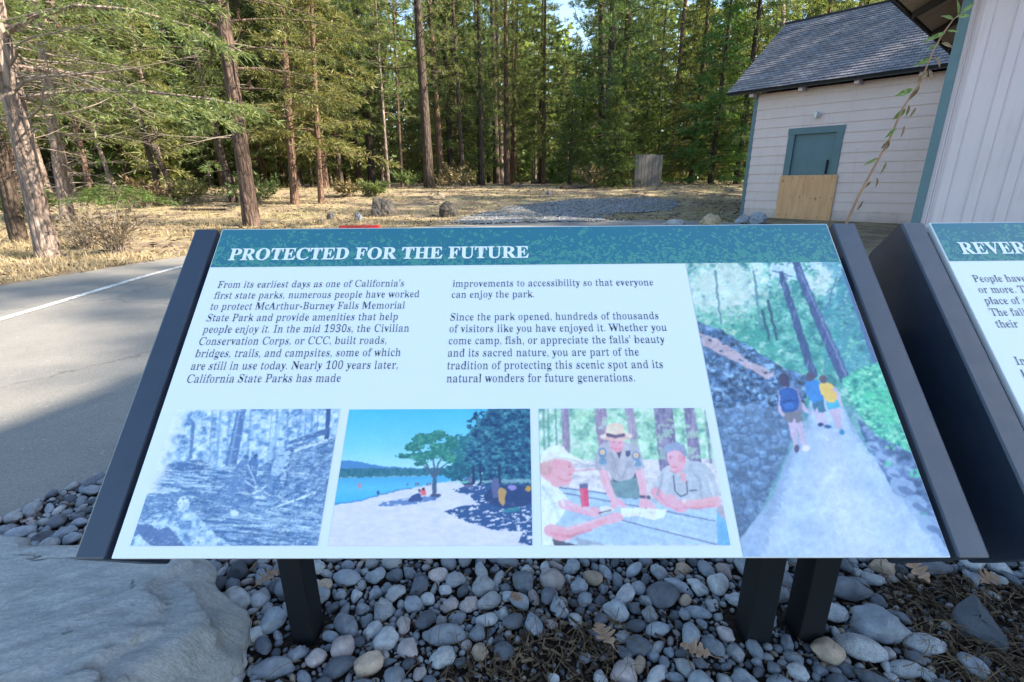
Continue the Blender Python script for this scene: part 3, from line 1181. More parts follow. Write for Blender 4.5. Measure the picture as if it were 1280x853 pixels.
    c.smooth([(860, 530), (858, 450), (880, 435), (895, 470), (888, 530)], (86, 108, 160))
    c.smooth([(895, 560), (888, 500), (905, 485), (928, 500), (925, 530), (915, 575)], (196, 172, 110), .8)
    c.ell(960, 485, 22, 14, (130, 140, 215))
    c.ell(1042, 495, 14, 14, (170, 150, 90))
    c.ell(720, 455, 22, 5, (90, 200, 190))
    c.put(c.inpoly([(900, 600), (990, 585), (1000, 605), (920, 615)]), (56, 140, 165), .8)
    c.finish(60, .04, .03)
    return c


def paint_ranger():
    c = Print(260, 196, [(50, 52), (935, 60), (50, 780), (1055, 795)], 13, 4.5)
    X, Y = c.X, c.Y
    c.I = c.ramp(c.noise(34, 30, 4), [(0.15, (80, 150, 150)), (.4, (130, 205, 185)), (.65, (175, 232, 225)), (.9, (205, 240, 250))])
    c.put((Y > 330) + 0, c.ramp(c.noise(60, 20, 4), [(0.2, (165, 180, 205)), (.7, (205, 222, 245))]), .92)
    for x in (75, 100, 140):
        c.line([(x, 50), (x, 290)], 9, (70, 120, 140), .7)
    bark = lambda a, b: c.ramp(c.noise(10, 34, 4), [(0.2, a), (.8, b)])
    for pts, w, a, b in (([(190, 50), (192, 275)], 40, (105, 110, 150), (150, 150, 185)), ([(375, 50), (395, 260)], 66, (105, 105, 150), (158, 155, 190)), ([(530, 50), (560, 270)], 44, (120, 120, 165), (160, 165, 195)),
                         ([(712, 50), (735, 370)], 100, (78, 88, 135), (135, 140, 180)), ([(850, 50), (880, 360)], (58, 66), (84, 92, 140), (140, 145, 185)), ([(940, 80), (960, 350)], 16, (90, 120, 150), (140, 170, 190))):
        n = Print.line
        I0 = c.I.copy()
        c.I[:] = 0
        n(c, pts, w, (255, 255, 255))
        m = c.I[..., 0].copy()
        c.I = I0
        c.put(m, bark(a, b))
    c.put((c.noise(50, 40, 3) > .62) * (Y < 330) * (X > 240), (150, 222, 195), .55)
    c.line([(200, 388), (370, 376)], 9, (190, 150, 175), .8)
    # table
    tab = [(140, 468), (330, 492), (560, 530), (900, 570), (990, 600), (985, 792), (700, 790), (240, 782), (100, 745), (140, 600)]
    c.put(c.inpoly(tab), c.ramp(c.noise(160, 10, 4, .3), [(0, (132, 184, 232)), (1, (165, 210, 248))]))
    for pts in ([(160, 500), (440, 555), (730, 612), (975, 665)], [(470, 650), (720, 720), (980, 790)], [(150, 472), (420, 512), (560, 540)]):
        c.line(pts, 5, (58, 78, 128))
    c.poly([(985, 610), (1060, 700), (1060, 800), (985, 795)], (88, 170, 232))
    c.poly([(990, 560), (1040, 600), (1050, 690), (985, 612)], (150, 160, 190))
    c.poly([(100, 745), (240, 782), (90, 790)], (62, 72, 96))
    c.poly([(225, 738), (390, 782), (250, 785)], (128, 160, 190))
    # --- ranger (standing, leaning on the table)
    skin, skd = (218, 172, 202), (188, 142, 176)
    c.smooth([(420, 440), (560, 420), (585, 530), (430, 520)], (92, 140, 160))
    c.poly([(430, 420), (560, 398), (562, 425), (440, 448)], (58, 66, 96))
    shirt = (158, 176, 200)
    c.smooth([(352, 350), (360, 265), (420, 230), (500, 235), (565, 262), (598, 350), (560, 390), (535, 430), (450, 440), (415, 390), (400, 375)], shirt)
    c.line([(380, 370), (405, 470), (440, 550)], (48, 36), skin)
    c.line([(575, 375), (590, 450), (600, 545)], (48, 36), skin)
    c.smooth([(345, 375), (352, 290), (385, 240), (425, 260), (420, 380), (380, 382)], (150, 170, 196))
    c.smooth([(535, 380), (530, 270), (560, 258), (592, 310), (600, 378), (565, 388)], (150, 170, 196))
    for x, y in ((383, 292), (562, 312)):
        c.ell(x, y, 22, 26, (84, 128, 172))
        c.ell(x, y - 4, 13, 14, (226, 208, 196))
        c.ell(x, y - 3, 6, 7, (214, 150, 80))
    c.smooth([(365, 330), (385, 312), (402, 330), (400, 352), (368, 352)], (92, 140, 184))
    c.smooth([(555, 350), (572, 330), (590, 350), (588, 364), (556, 364)], (92, 140, 184))
    c.poly([(450, 270), (490, 270), (472, 325)], (60, 66, 100))
    c.line([(440, 335), (440, 400)], 3, (120, 138, 170))
    c.poly([(425, 335), (470, 338), (468, 380), (428, 376)], (146, 164, 190))
    c.poly([(500, 335), (540, 330), (540, 370), (502, 376)], (146, 164, 190))
    c.poly([(508, 285), (532, 280), (532, 305), (518, 318), (508, 305)], (56, 70, 110))
    c.ell(462, 245, 38, 45, (222, 166, 194))
    c.ell(466, 262, 22, 20, (200, 148, 180), .6)
    c.ell(448, 236, 4, 3, (90, 70, 110)); c.ell(478, 238, 4, 3, (90, 70, 110))
    c.line([(452, 270), (476, 271)], 4, (170, 96, 130))
    c.ell(458, 205, 86, 22, (226, 214, 210))
    c.ell(458, 213, 70, 11, (196, 172, 178))
    c.smooth([(412, 200), (412, 150), (440, 135), (480, 138), (500, 160), (500, 202)], (232, 205, 192))
    c.line([(413, 196), (455, 206), (499, 198)], 18, (72, 72, 112))
    # hands of ranger
    c.smooth([(425, 545), (460, 535), (500, 568), (492, 588), (462, 575), (440, 592), (424, 585)], skin)
    for k in range(3):
        c.line([(452 + 12 * k, 560), (462 + 15 * k, 588)], 3, skd, .7)
    c.smooth([(580, 540), (620, 540), (668, 598), (650, 606), (610, 588), (588, 590), (570, 585)], skin)
    for k in range(3):
        c.line([(602 + 14 * k, 566), (618 + 15 * k, 592)], 3, skd, .7)
    c.line([(584, 528), (626, 533)], 17, (66, 72, 112))
    # papers
    c.poly([(470, 590), (585, 588), (718, 600), (705, 640), (640, 655), (570, 632), (480, 635)], (212, 236, 240))
    c.line([(585, 590), (570, 632)], 3, (160, 190, 215))
    c.poly([(360, 580), (410, 572), (440, 600), (372, 620)], (205, 232, 240))
    c.ell(620, 615, 40, 10, (180, 210, 215), .5)
    # --- man seated on the right
    c.smooth([(655, 560), (655, 500), (690, 400), (740, 360), (830, 340), (930, 360), (985, 450), (990, 540), (900, 590), (760, 590)], (160, 190, 216))
    c.put(c.inpoly([(690, 400), (740, 360), (760, 380), (720, 500), (690, 520)]), (182, 208, 232), .7)
    c.line([(665, 505), (720, 560), (800, 600)], (56, 34), (206, 158, 190))
    c.line([(980, 560), (880, 575), (800, 570)], (58, 40), (220, 166, 190))
    c.smooth([(700, 520), (760, 525), (790, 560), (825, 600), (790, 615), (745, 595), (700, 560)], (216, 168, 198))
    for k in range(3):
        c.line([(765 + 15 * k, 588), (782 + 15 * k, 608)], 3, skd, .7)
    c.ell(812, 556, 11, 13, (210, 220, 235))
    c.poly([(790, 400), (828, 410), (818, 462), (800, 440)], (216, 162, 190))
    c.smooth([(735, 350), (728, 300), (770, 272), (820, 290), (826, 350), (800, 400), (762, 402)], (222, 172, 202))
    c.smooth([(706, 300), (716, 262), (770, 240), (820, 258), (832, 312), (815, 318), (800, 290), (760, 285), (728, 298)], (122, 152, 196))
    c.ell(818, 328, 8, 14, (210, 130, 170))
    c.ell(745, 325, 5, 3, (86, 80, 120)); c.line([(738, 316), (756, 314)], 4, (120, 120, 160))
    c.line([(752, 372), (776, 374)], 4, (180, 110, 140)); c.ell(741, 345, 6, 8, (206, 158, 190))
    c.line([(760, 420), (764, 500), (795, 530), (832, 515), (828, 450)], 6, (54, 62, 98))
    c.line([(845, 500), (880, 498)], 9, (80, 96, 130))
    # --- man with the cap on the left
    c.smooth([(48, 420), (90, 420), (150, 480), (195, 545), (150, 640), (100, 700), (110, 790), (40, 790)], (200, 236, 246))
    c.line([(165, 560), (250, 590), (320, 612)], (52, 32), (216, 172, 206))
    c.line([(95, 700), (180, 715), (300, 680), (420, 640)], (66, 38), (222, 162, 190))
    c.ell(160, 735, 56, 22, (222, 160, 188))
    c.smooth([(52, 400), (54, 340), (110, 318), (180, 312), (214, 340), (240, 385), (214, 402), (218, 430), (190, 458), (120, 466), (80, 430)], (224, 166, 190))
    c.smooth([(50, 395), (50, 345), (90, 325), (140, 328), (120, 380), (90, 405)], (188, 158, 172))
    c.ell(134, 350, 14, 22, (204, 148, 178))
    c.ell(206, 362, 5, 4, (84, 80, 120)); c.line([(196, 350), (216, 350)], 4, (150, 110, 130)); c.line([(196, 408), (222, 402)], 4, (176, 90, 120))
    c.smooth([(58, 340), (66, 285), (110, 252), (170, 250), (205, 290), (275, 328), (270, 346), (200, 330), (130, 318)], (206, 234, 238))
    c.line([(66, 335), (140, 312), (210, 322), (272, 344)], 5, (160, 190, 205))
    c.smooth([(290, 590), (340, 580), (366, 606), (350, 630), (300, 625)], (220, 172, 204))
    c.smooth([(390, 640), (430, 610), (478, 622), (480, 650), (430, 668), (396, 670)], (222, 168, 198))
    c.line([(358, 612), (420, 598)], 6, (50, 56, 96))
    # light and shade on the figures
    for pts, w_, col, al in (([(385, 372), (412, 470), (446, 550)], 12, (240, 200, 222), .6), ([(590, 378), (602, 450), (610, 540)], 10, (240, 200, 222), .5), ([(100, 716), (190, 736), (310, 700)], 16, (180, 120, 152), .6), ([(110, 684), (190, 694), (300, 662), (410, 626)], 10, (244, 200, 220), .6),
                             ([(170, 548), (250, 576), (318, 600)], 10, (240, 200, 224), .6), ([(975, 545), (880, 558), (810, 556)], 10, (240, 196, 214), .5), ([(970, 582), (880, 596), (815, 590)], 10, (176, 118, 150), .6), ([(672, 520), (720, 572), (790, 610)], 9, (176, 118, 150), .5),
                             ([(700, 410), (690, 470), (668, 520)], 14, (128, 156, 186), .6), ([(850, 370), (900, 450), (905, 540)], 16, (134, 164, 194), .5), ([(940, 420), (960, 480), (975, 540)], 12, (190, 214, 236), .6), ([(430, 290), (450, 360), (470, 420)], 10, (128, 148, 176), .6),
                             ([(520, 340), (500, 400), (480, 432)], 12, (124, 144, 172), .6), ([(60, 470), (120, 560), (140, 640)], 18, (172, 212, 228), .6), ([(90, 440), (150, 520), (170, 570)], 12, (216, 244, 250), .7)):
        c.line(pts, w_, col, al)
    for pts in ([(140, 420), (180, 440), (212, 430)], [(430, 262), (462, 288), (492, 262)], [(740, 392), (770, 402), (800, 388)]):
        c.line(pts, 9, (180, 118, 152), .5)
    for x, y in ((100, 385), (440, 240), (800, 320)):
        c.ell(x, y, 12, 26, (186, 130, 160), .5, .2, .8)
    # bottle
    c.poly([(258, 475), (302, 472), (305, 575), (264, 578)], (196, 66, 112))
    c.line([(270, 485), (274, 570)], 7, (226, 120, 150), .7)
    c.poly([(256, 454), (300, 452), (302, 478), (258, 480)], (78, 92, 140))
    c.finish(15, .20, .02)
    c.finish(46, .14, .05, (186, 222, 252), .17)
    return c


def paint_trail():
    c = Print(250, 420, [(22, 38), (430, 38), (158, 818), (708, 823)], 14, 7)
    X, Y = c.X, c.Y
    # foliage and sky patches
    f = c.noise(22, 18, 5)
    skym = np.clip((200 - Y) / 160, 0, 1) * np.clip(1.2 - abs(X - 330) / 200, 0, 1)
    c.I = c.ramp(f, [(0.15, (38, 100, 125)), (.4, (62, 150, 155)), (.65, (108, 195, 190)), (.9, (180, 228, 240))])
    c.put((X < 200) * (Y < 230) * (c.noise(18, 16, 4) > .45), (172, 222, 205), .6)
    c.put((c.noise(26, 30, 4) * .75 + .45 * skym) > .72, (186, 226, 255), .85)
    c.put((X < 260) * (Y > 150) * (Y < 300) * (c.noise(16, 12, 3) > .4), (60, 165, 150), .55)
    c.put((X > 380) * (Y < 330) * (c.noise(24, 20, 3) > .35), (58, 140, 170), .7)
    for k in range(1500):                      # leaf flecks, light and dark
        x, y = c.rg.uniform(20, 540), c.rg.uniform(38, 330)
        if x < 400 and y > 200 + (x - 40) * .45:
            continue
        s_ = c.rg.uniform(1.4, 3.6)
        col = [(36, 92, 118), (96, 196, 178), (150, 220, 205), (196, 232, 250)][int(c.rg.choice(4, p=[.35, .28, .2, .17]))]
        c.ell(x, y, s_ * 1.3, s_ * .7, col, .5, c.rg.uniform(-.7, .7))
    pale = np.clip(1.3 - np.hypot((X - 120) / 170, (Y - 100) / 120), 0, 1) + np.clip(1.2 - np.hypot((X - 385) / 50, (Y - 90) / 70), 0, 1)
    c.put(np.clip((pale - .9 * c.noise(13, 11, 4)) * 2.2, 0, 1), (196, 232, 240), .75)
    c.put((Y > 215) * (Y < 330) * (X < 420) * (X > 150) * np.clip((c.noise(20, 14, 3) - .4) * 4, 0, 1), (52, 150, 150), .6)
    # trunks
    for pts, w, col in (([(310, 38), (370, 190), (435, 345)], (20, 30), (58, 86, 140)), ([(272, 70), (305, 180), (352, 335)], (14, 24), (52, 84, 132)), ([(440, 60), (480, 180), (530, 330)], (14, 22), (66, 102, 155)),
                        ([(100, 60), (110, 200)], 6, (90, 140, 160)), ([(235, 140), (258, 240)], 8, (46, 90, 120)), ([(222, 165), (238, 240)], 7, (46, 90, 120)), ([(200, 60), (214, 200)], 6, (80, 140, 160))):
        c.line(pts, w, col)
    c.line([(318, 50), (378, 190), (440, 340)], 6, (105, 140, 190), .7)
    for pts in ([(420, 70), (395, 150), (370, 170)], [(425, 90), (440, 60)], [(300, 75), (250, 60)], [(390, 120), (415, 100)]):
        c.line(pts, 3, (56, 92, 140), .8)
    for pts in ([(310, 38), (370, 190), (435, 345)], [(272, 70), (305, 180), (352, 335)]):
        for q in range(26):
            t = c.rg.random()
            x0 = np.interp(t * 2, [0, 1, 2], [p[0] for p in pts]); y0 = np.interp(t * 2, [0, 1, 2], [p[1] for p in pts])
            c.ell(x0 + c.rg.uniform(-9, 9), y0, 2.2, c.rg.uniform(6, 15), [(44, 70, 122), (98, 132, 182)][q % 2], .6, .35)
    # lava-rock slope
    slope = c.inpoly([(45, 190), (110, 215), (190, 262), (260, 310), (325, 335), (345, 360), (300, 480), (270, 560), (210, 690), (165, 830), (100, 830), (20, 300)])
    vor_x, vor_y = [], []
    n1 = c.noise(20, 15, 4)
    c.put(slope, c.ramp(n1, [(0.1, (40, 72, 112)), (.45, (70, 112, 162)), (.8, (116, 164, 212))]))
    I0 = c.I.copy()
    for k in range(330):
        t = c.rg.random()
        y = 195 + 620 * t ** 0.9
        x = c.rg.uniform(30, 345)
        s = 4 + 17 * ((y - 190) / 600)
        base = c.rg.uniform(.55, 1.35)
        c.ell(x, y + s * .3, s * 1.15, s * .85, (34, 60, 98), .8)
        c.smooth([(x + s * math.cos(q) * c.rg.uniform(.65, 1.15), y + .75 * s * math.sin(q) * c.rg.uniform(.65, 1.15)) for q in np.arange(0, 6.2, 1.05)], tuple(np.clip(np.array((76, 120, 168)) * base, 0, 255)), .9)
        c.ell(x - s * .2, y - s * .3, s * .55, s * .28, tuple(np.clip(np.array((128, 172, 214)) * base, 0, 255)), .55)
    rk = c.noise(9, 7, 4)
    c.I = np.clip(c.I * (.5 + 1.0 * rk)[..., None], 0, 1)
    c.I = np.where(slope[..., None] > .5, c.I, I0)
    c.put(c.inpoly([(55, 220), (110, 245), (190, 300), (260, 335), (230, 345), (150, 300), (60, 255)]) * (c.noise(16, 9, 3) > .3), (196, 186, 205), .75)
    # trail
    tr = [(395, 360), (345, 400), (330, 470), (285, 540), (235, 660), (165, 830), (720, 830), (640, 720), (545, 600), (470, 500), (430, 420)]
    n2 = c.noise(120, 70, 3)
    c.put(c.inpoly([tuple(p) for p in spline(tr, 5)]), c.ramp(n2 * .75 + .25 * c.noise(5, 4, 2), [(0.15, (140, 182, 230)), (.5, (156, 198, 241)), (.9, (174, 212, 250))]))
    ex = np.interp(Y, [360, 470, 540, 660, 830], [352, 322, 280, 232, 160])
    er = np.interp(Y, [360, 420, 500, 600, 720, 830], [400, 432, 472, 546, 640, 722])
    ed = np.clip(1.15 - (X - ex) / (18 + .11 * (Y - 360)), 0, 1) * (Y > 420) * (X < er)
    c.put(np.clip((ed - c.noise(7, 5, 3)) * 3 + .4, 0, 1), (104, 146, 194), .5)
    ed2 = np.clip(1.1 - (er - X) / (10 + .08 * (Y - 360)), 0, 1) * (Y > 420) * (X > ex)
    c.put(np.clip((ed2 - c.noise(7, 5, 3)) * 3 + .4, 0, 1), (108, 152, 200), .45)
    c.put(np.clip(1 - abs(X - (ex + er) / 2) / (.28 * (er - ex)), 0, 1) * (Y > 480), (190, 220, 252), .45)
    # right bank
    c.put(c.inpoly([(428, 350), (470, 320), (530, 300), (560, 330), (640, 560), (600, 540), (520, 500), (470, 440)]), c.ramp(c.noise(16, 11, 4), [(0.15, (30, 112, 128)), (.45, (56, 172, 156)), (.85, (126, 226, 200))]))
    bank = c.inpoly([(465, 450), (520, 500), (600, 540), (640, 570), (712, 815), (690, 790), (640, 690), (560, 650), (520, 570), (480, 500)])
    c.put(bank, c.ramp(c.noise(24, 16, 4), [(0.15, (40, 72, 118)), (.6, (88, 130, 185)), (.9, (150, 195, 235))]))
    for x, y, s in ((505, 525, 14), (530, 560, 17), (585, 635, 30), (620, 680, 26), (660, 740, 30), (560, 600, 16), (490, 480, 9)):
        c.ell(x, y, s * 1.2, s * .8, (128, 172, 222), .85, .4)
        c.ell(x + s * .3, y + s * .4, s * .8, s * .3, (66, 100, 155), .7, .4)
    for x, y, s in ((545, 572, 12), (620, 600, 16), (560, 440, 40), (520, 400, 40)):
        c.put((np.hypot((X - x) / s, (Y - y) / (s * .7)) < 1) * (c.noise(8, 6, 3) > .45), (70, 205, 165), .8)
    for k in range(260):                       # bush leaves
        t = c.rg.random()
        x, y = c.rg.uniform(430, 610), c.rg.uniform(305, 540)
        if y > 330 + (x - 430) * 1.25 + 60 or x > 500 + (y - 300) * .52 or y < 345 - (x - 430) * .5:
            continue
        c.ell(x, y, c.rg.uniform(3, 7), c.rg.uniform(2, 4), [(34, 128, 130), (88, 205, 175), (150, 236, 210)][int(c.rg.integers(3))], .65, c.rg.uniform(-.6, .6))
    # hikers seen from behind
    def leg(pts, w, col):
        c.line(pts, w, col)
    sk = (178, 182, 222)
    leg([(292, 455), (300, 500), (302, 528)], (20, 11), sk); leg([(310, 455), (320, 500), (326, 522)], (20, 11), sk)
    c.ell(304, 531, 7, 10, (70, 76, 112)); c.ell(329, 530, 12, 8, (216, 222, 244))
    c.poly([(274, 428), (318, 428), (326, 458), (304, 462), (300, 446), (294, 462), (272, 456)], (104, 118, 140))
    c.line([(264, 385), (262, 430), (270, 442)], 9, sk); c.line([(302, 385), (322, 420), (334, 434)], 9, sk)
    c.smooth([(262, 380), (275, 366), (300, 366), (314, 382), (318, 428), (274, 430)], (120, 130, 170))
    c.smooth([(262, 385), (270, 370), (300, 370), (312, 390), (310, 425), (285, 436), (266, 425)], (36, 84, 168))
    c.line([(270, 405), (308, 402)], 4, (24, 56, 120)); c.ell(288, 418, 14, 9, (48, 104, 190))
    c.ell(275, 348, 13, 16, (52, 56, 92)); c.ell(283, 360, 7, 7, (52, 56, 92))
    leg([(354, 430), (366, 466)], (14, 9), sk); leg([(372, 432), (384, 474)], (14, 9), sk)
    c.poly([(346, 402), (378, 400), (384, 434), (366, 438), (362, 420), (352, 436)], (50, 110, 150))
    c.smooth([(330, 362), (340, 350), (360, 350), (370, 364), (376, 402), (346, 406)], (50, 130, 216))
    c.ell(344, 341, 12, 11, (70, 72, 106)); c.ell(370, 468, 8, 5, (24, 56, 110)); c.ell(388, 474, 9, 5, (32, 90, 150))
    leg([(396, 422), (418, 470), (424, 486)], (15, 9), sk); leg([(412, 420), (421, 468)], (15, 9), sk)
    c.poly([(384, 404), (416, 402), (424, 424), (404, 426), (390, 428)], (66, 176, 220))
    c.smooth([(366, 368), (378, 358), (398, 358), (408, 370), (414, 402), (386, 406)], (222, 196, 110))
    c.line([(406, 370), (420, 396), (428, 416)], 8, sk)
    c.ell(378, 348, 11, 11, (84, 78, 106)); c.ell(426, 490, 8, 8, (40, 130, 190))
    c.finish(12, .16, .02)
    c.finish(46, .10, .07, (150, 205, 248), .10)
    return c


# ------------------------------------------------------------------ serif lettering
def bold_serif(s):
    out = ''
    for ch in s:
        if 'A' <= ch <= 'Z':
            out += chr(0x1D400 + ord(ch) - 65)
        elif 'a' <= ch <= 'z':
            out += chr(0x1D41A + ord(ch) - 97)
        elif '0' <= ch <= '9':
            out += chr(0x1D7CE + ord(ch) - 48)
        else:
            out += ch
    return out


def thin_stems(V, T, frac):
    """lighter weight: narrow the thick upright strokes, keep the hairlines"""
    e = {}
    for a, b, c in T:
        for p, q in ((a, b), (b, c), (c, a)):
            e[(p, q)] = 1
    B = np.array([k for k in e if (k[1], k[0]) not in e])
    A0, B0 = V[B[:, 0], :2], V[B[:, 1], :2]
    d = B0 - A0
    nrm = np.stack([d[:, 1], -d[:, 0]], 1)
    # outward: away from the filled side
    nv = np.zeros((len(V), 2))
    np.add.at(nv, B[:, 0], nrm)
    np.add.at(nv, B[:, 1], nrm)
    cen = V[T].mean(1)[:, :2]
    area = sum((V[t[1], 0] - V[t[0], 0]) * (V[t[2], 1] - V[t[0], 1]) - (V[t[2], 0] - V[t[0], 0]) * (V[t[1], 1] - V[t[0], 1]) for t in T)
    if area < 0:
        nv = -nv
    nv /= np.linalg.norm(nv, axis=1)[:, None] + 1e-9
    ids = np.unique(B)
    out = V.copy()
    ylo, yhi = np.minimum(A0[:, 1], B0[:, 1]), np.maximum(A0[:, 1], B0[:, 1])
    for i in ids:
        nx = nv[i, 0]
        if abs(nx) < 0.25:
            continue
        y = V[i, 1] + 1e-5
        s = -1.0 if nx > 0 else 1.0
        m = (ylo <= y) & (yhi > y)
        if not m.any():
            continue
        xs = A0[m, 0] + d[m, 0] * (y - A0[m, 1]) / d[m, 1]
        dist = (xs - V[i, 0]) * s
        dist = dist[dist > 0.008]
        if len(dist):
            th = dist.min()
            if th > 0.05:
                out[i, 0] += s * min(th, 0.19) * frac * abs(nx)
    return out


def glyph_verts(text, offset=0.0, res=3):
    cu = bpy.data.curves.new('lettering', 'FONT')
    cu.body = bold_serif(text)
    cu.size = 1.0
    cu.offset = offset
    cu.resolution_u = res
    cu.fill_mode = 'FRONT'
    ob = bpy.data.objects.new('lettering', cu)
    COL.objects.link(ob)
    bpy.context.view_layer.update()
    dg = bpy.context.evaluated_depsgraph_get()
    me = bpy.data.meshes.new_from_object(ob.evaluated_get(dg))
    V = np.array([v.co[:] for v in me.vertices])
    T = []
    for p in me.polygons:
        ids = list(p.vertices)
        for k in range(1, len(ids) - 1):
            T.append((ids[0], ids[k], ids[k + 1]))
    bpy.data.objects.remove(ob)
    bpy.data.curves.remove(cu)
    bpy.data.meshes.remove(me)
    return V, np.array(T)


def lettering(name, lines, mat, parent, z, offset, xs=1.0):
    """lines: (text, x, y, size, width or None)"""
    mb = MB()
    for text, x, y, size, width in lines:
        V, T = glyph_verts(text, offset if offset < 0.1 else 0.0)
        if offset >= 0.1:
            V = thin_stems(V, T, offset)
        w0 = V[:, 0].max() - V[:, 0].min()
        sx = size * xs if width is None else width / w0
        V = V.copy()
        V[:, 0] = x + (V[:, 0] - V[:, 0].min()) * sx
        V[:, 1] = y + V[:, 1] * size
        V[:, 2] = z
        mb.mesh(V, tris=T)
    return mb.build(name, mat, parent)


# ------------------------------------------------------------------ the interpretive signs
def banner_material():
    m = NT('banner_ink')
    v = m.coord('Object')
    dk, gn = tuple(albedo(np.array([[38, 110, 142]]) / 255.)[0]), tuple(albedo(np.array([[60, 138, 146]]) / 255.)[0])
    vo = m.n('ShaderNodeTexVoronoi')
    vo.inputs['Scale'].default_value = 165
    m.l(m.mix(0.03, v, m.noise(v, 60, 2, 0.5, 'Color')), vo.inputs['Vector'])
    sx = m.n('ShaderNodeSeparateXYZ')
    m.l(v, sx.inputs[0])
    # more pale leaf flecks towards the lower edge of the banner (printed artwork)
    g = m.math('MULTIPLY_ADD', sx.outputs['Y'], -8.5)
    g.node.inputs[2].default_value = 0.80
    sep = m.n('ShaderNodeSeparateColor')
    m.l(vo.outputs['Color'], sep.inputs[0])
    pick = m.math('LESS_THAN', sep.outputs[0], g)
    edge = m.math('LESS_THAN', vo.outputs['Distance'], 0.62)
    f = m.math('MULTIPLY', pick, edge)
    m.color(m.mix(f, dk, gn))
    m.rough(0.38, 0.35)
    return m.m


M_banner = banner_material()
M_panel = NT('panel_white')
M_panel.color(tuple(albedo(np.array([[186, 226, 255]]) / 255.)[0]))
M_panel.rough(0.38, 0.35)
M_panel = M_panel.m
M_panel_edge = simple('panel_core', (0.06, 0.055, 0.065), 0.6, 0.4)
M_text = simple('text_ink', (0.022, 0.028, 0.034), 0.45, 0.3, 0.02)
M_title = NT('title_ink')
M_title.color((0.78, 0.80, 0.80))
M_title.rough(0.38, 0.35)
M_title = M_title.m


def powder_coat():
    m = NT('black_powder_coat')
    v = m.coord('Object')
    m.color(m.ramp(m.noise(v, 9, 5, 0.7), [(0.3, (0.016, 0.025, 0.044)), (0.75, (0.025, 0.038, 0.064))]))  # black coat; the blue of reflected sky is put into its base colour
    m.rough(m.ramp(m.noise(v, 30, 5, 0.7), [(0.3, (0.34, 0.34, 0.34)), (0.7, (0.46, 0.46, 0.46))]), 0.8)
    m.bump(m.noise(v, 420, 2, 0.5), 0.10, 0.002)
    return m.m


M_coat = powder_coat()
M_post = simple('black_post_paint', (0.009, 0.010, 0.012), 0.6, 0.25, 0.15, 12)
YAW = math.radians(-0.69)
ZB = H - 0.5206
T45 = math.radians(45)
PW, PH = 1.2192, 0.6125


def make_sign(x_off, label, posts):
    ux, uy = math.cos(YAW), math.sin(YAW)
    r = empty('interpretive_sign', (0.0183 + ux * x_off, 0.579 + uy * x_off, 0.0), YAW)
    tag(r, label, 'information sign')
    tilt = dict(loc=(0, 0, ZB), rot=(T45, 0, 0))
    mb = MB()
    mb.box(-PW / 2, PW / 2, 0.0, PH, -0.012, 0.0)
    p = mb.build('panel', M_panel, r, bevel=0.0012, **tilt)
    mb = MB()
    mb.box(-PW / 2 + 0.012, PW / 2 - 0.012, 0.002, PH - 0.004, -0.028, -0.0125)
    mb.build('backing_tray', M_panel_edge, r, **tilt)
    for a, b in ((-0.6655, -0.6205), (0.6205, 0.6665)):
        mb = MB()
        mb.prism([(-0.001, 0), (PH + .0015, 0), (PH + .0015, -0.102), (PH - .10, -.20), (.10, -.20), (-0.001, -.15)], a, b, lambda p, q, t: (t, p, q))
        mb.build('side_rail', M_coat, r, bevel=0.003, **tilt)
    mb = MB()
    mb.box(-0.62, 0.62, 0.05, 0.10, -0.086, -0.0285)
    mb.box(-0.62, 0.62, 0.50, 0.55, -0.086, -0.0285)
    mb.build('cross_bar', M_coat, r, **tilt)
    for xa, xb, ya in posts:
        mb = MB()
        mb.box(xa, xb, ya, ya + 0.066, -0.25, ZB + (ya - 0.0) * 1.0 - 0.115)
        mb.build('post', M_post, r, bevel=0.003)
    return r, p


SIGN, PANEL = make_sign(0.0, 'sloping interpretive panel headed Protected for the Future with four pictures', ((-0.572, -0.518, 0.336), (0.542, 0.602, 0.336), (0.672, 0.732, 0.342)))
SIGN2, PANEL2 = make_sign(1.4225, 'second sloping interpretive panel, headed Revere, partly out of view on the right', ((0.30, 0.36, 0.336),))


def put_panel(name, panel, x0, x1, y0, y1, mat):
    mb = MB()
    mb.mesh([(0, 0, 0), (x1 - x0, 0, 0), (x1 - x0, y1 - y0, 0), (0, y1 - y0, 0)], [[0, 1, 2, 3]])
    o = mb.build(name, mat, panel)
    o.location = (x0, y0, 0.0006)
    return o


for pn in (PANEL, PANEL2):
    put_panel('title_banner', pn, -PW / 2 + 0.002, PW / 2 - 0.002, 0.5185, PH - 0.002, M_banner)
lettering('title_lettering', [('PROTECTED FOR THE FUTURE', -0.5775, 0.5345, 0.0405, 0.589)], M_title, PANEL, 0.0014, 0.012)
LH = 0.0242
left = ["From its earliest days as one of California's", "first state parks, numerous people have worked", "to protect McArthur-Burney Falls Memorial", "State Park and provide amenities that help",
        "people enjoy it. In the mid 1930s, the Civilian", "Conservation Corps, or CCC, built roads,", "bridges, trails, and campsites, some of which", "are still in use today. Nearly 100 years later,", "California State Parks has made"]
right = ["improvements to accessibility so that everyone", "can enjoy the park.", None, "Since the park opened, hundreds of thousands", "of visitors like you have enjoyed it. Whether you", "come camp, fish, or appreciate the falls' beauty",
         "and its sacred nature, you are part of the", "tradition of protecting this scenic spot and its", "natural wonders for future generations."]
TS = 0.0225
THIN = 0.27
w_ref = glyph_verts(left[0], 0.0)[0]
XS = 0.356 / ((w_ref[:, 0].max() - w_ref[:, 0].min()) * TS)
lettering('paragraph_lettering', [(t, -0.5815, 0.4705 - LH * i, TS, None) for i, t in enumerate(left)], M_text, PANEL, 0.0009, THIN, XS)
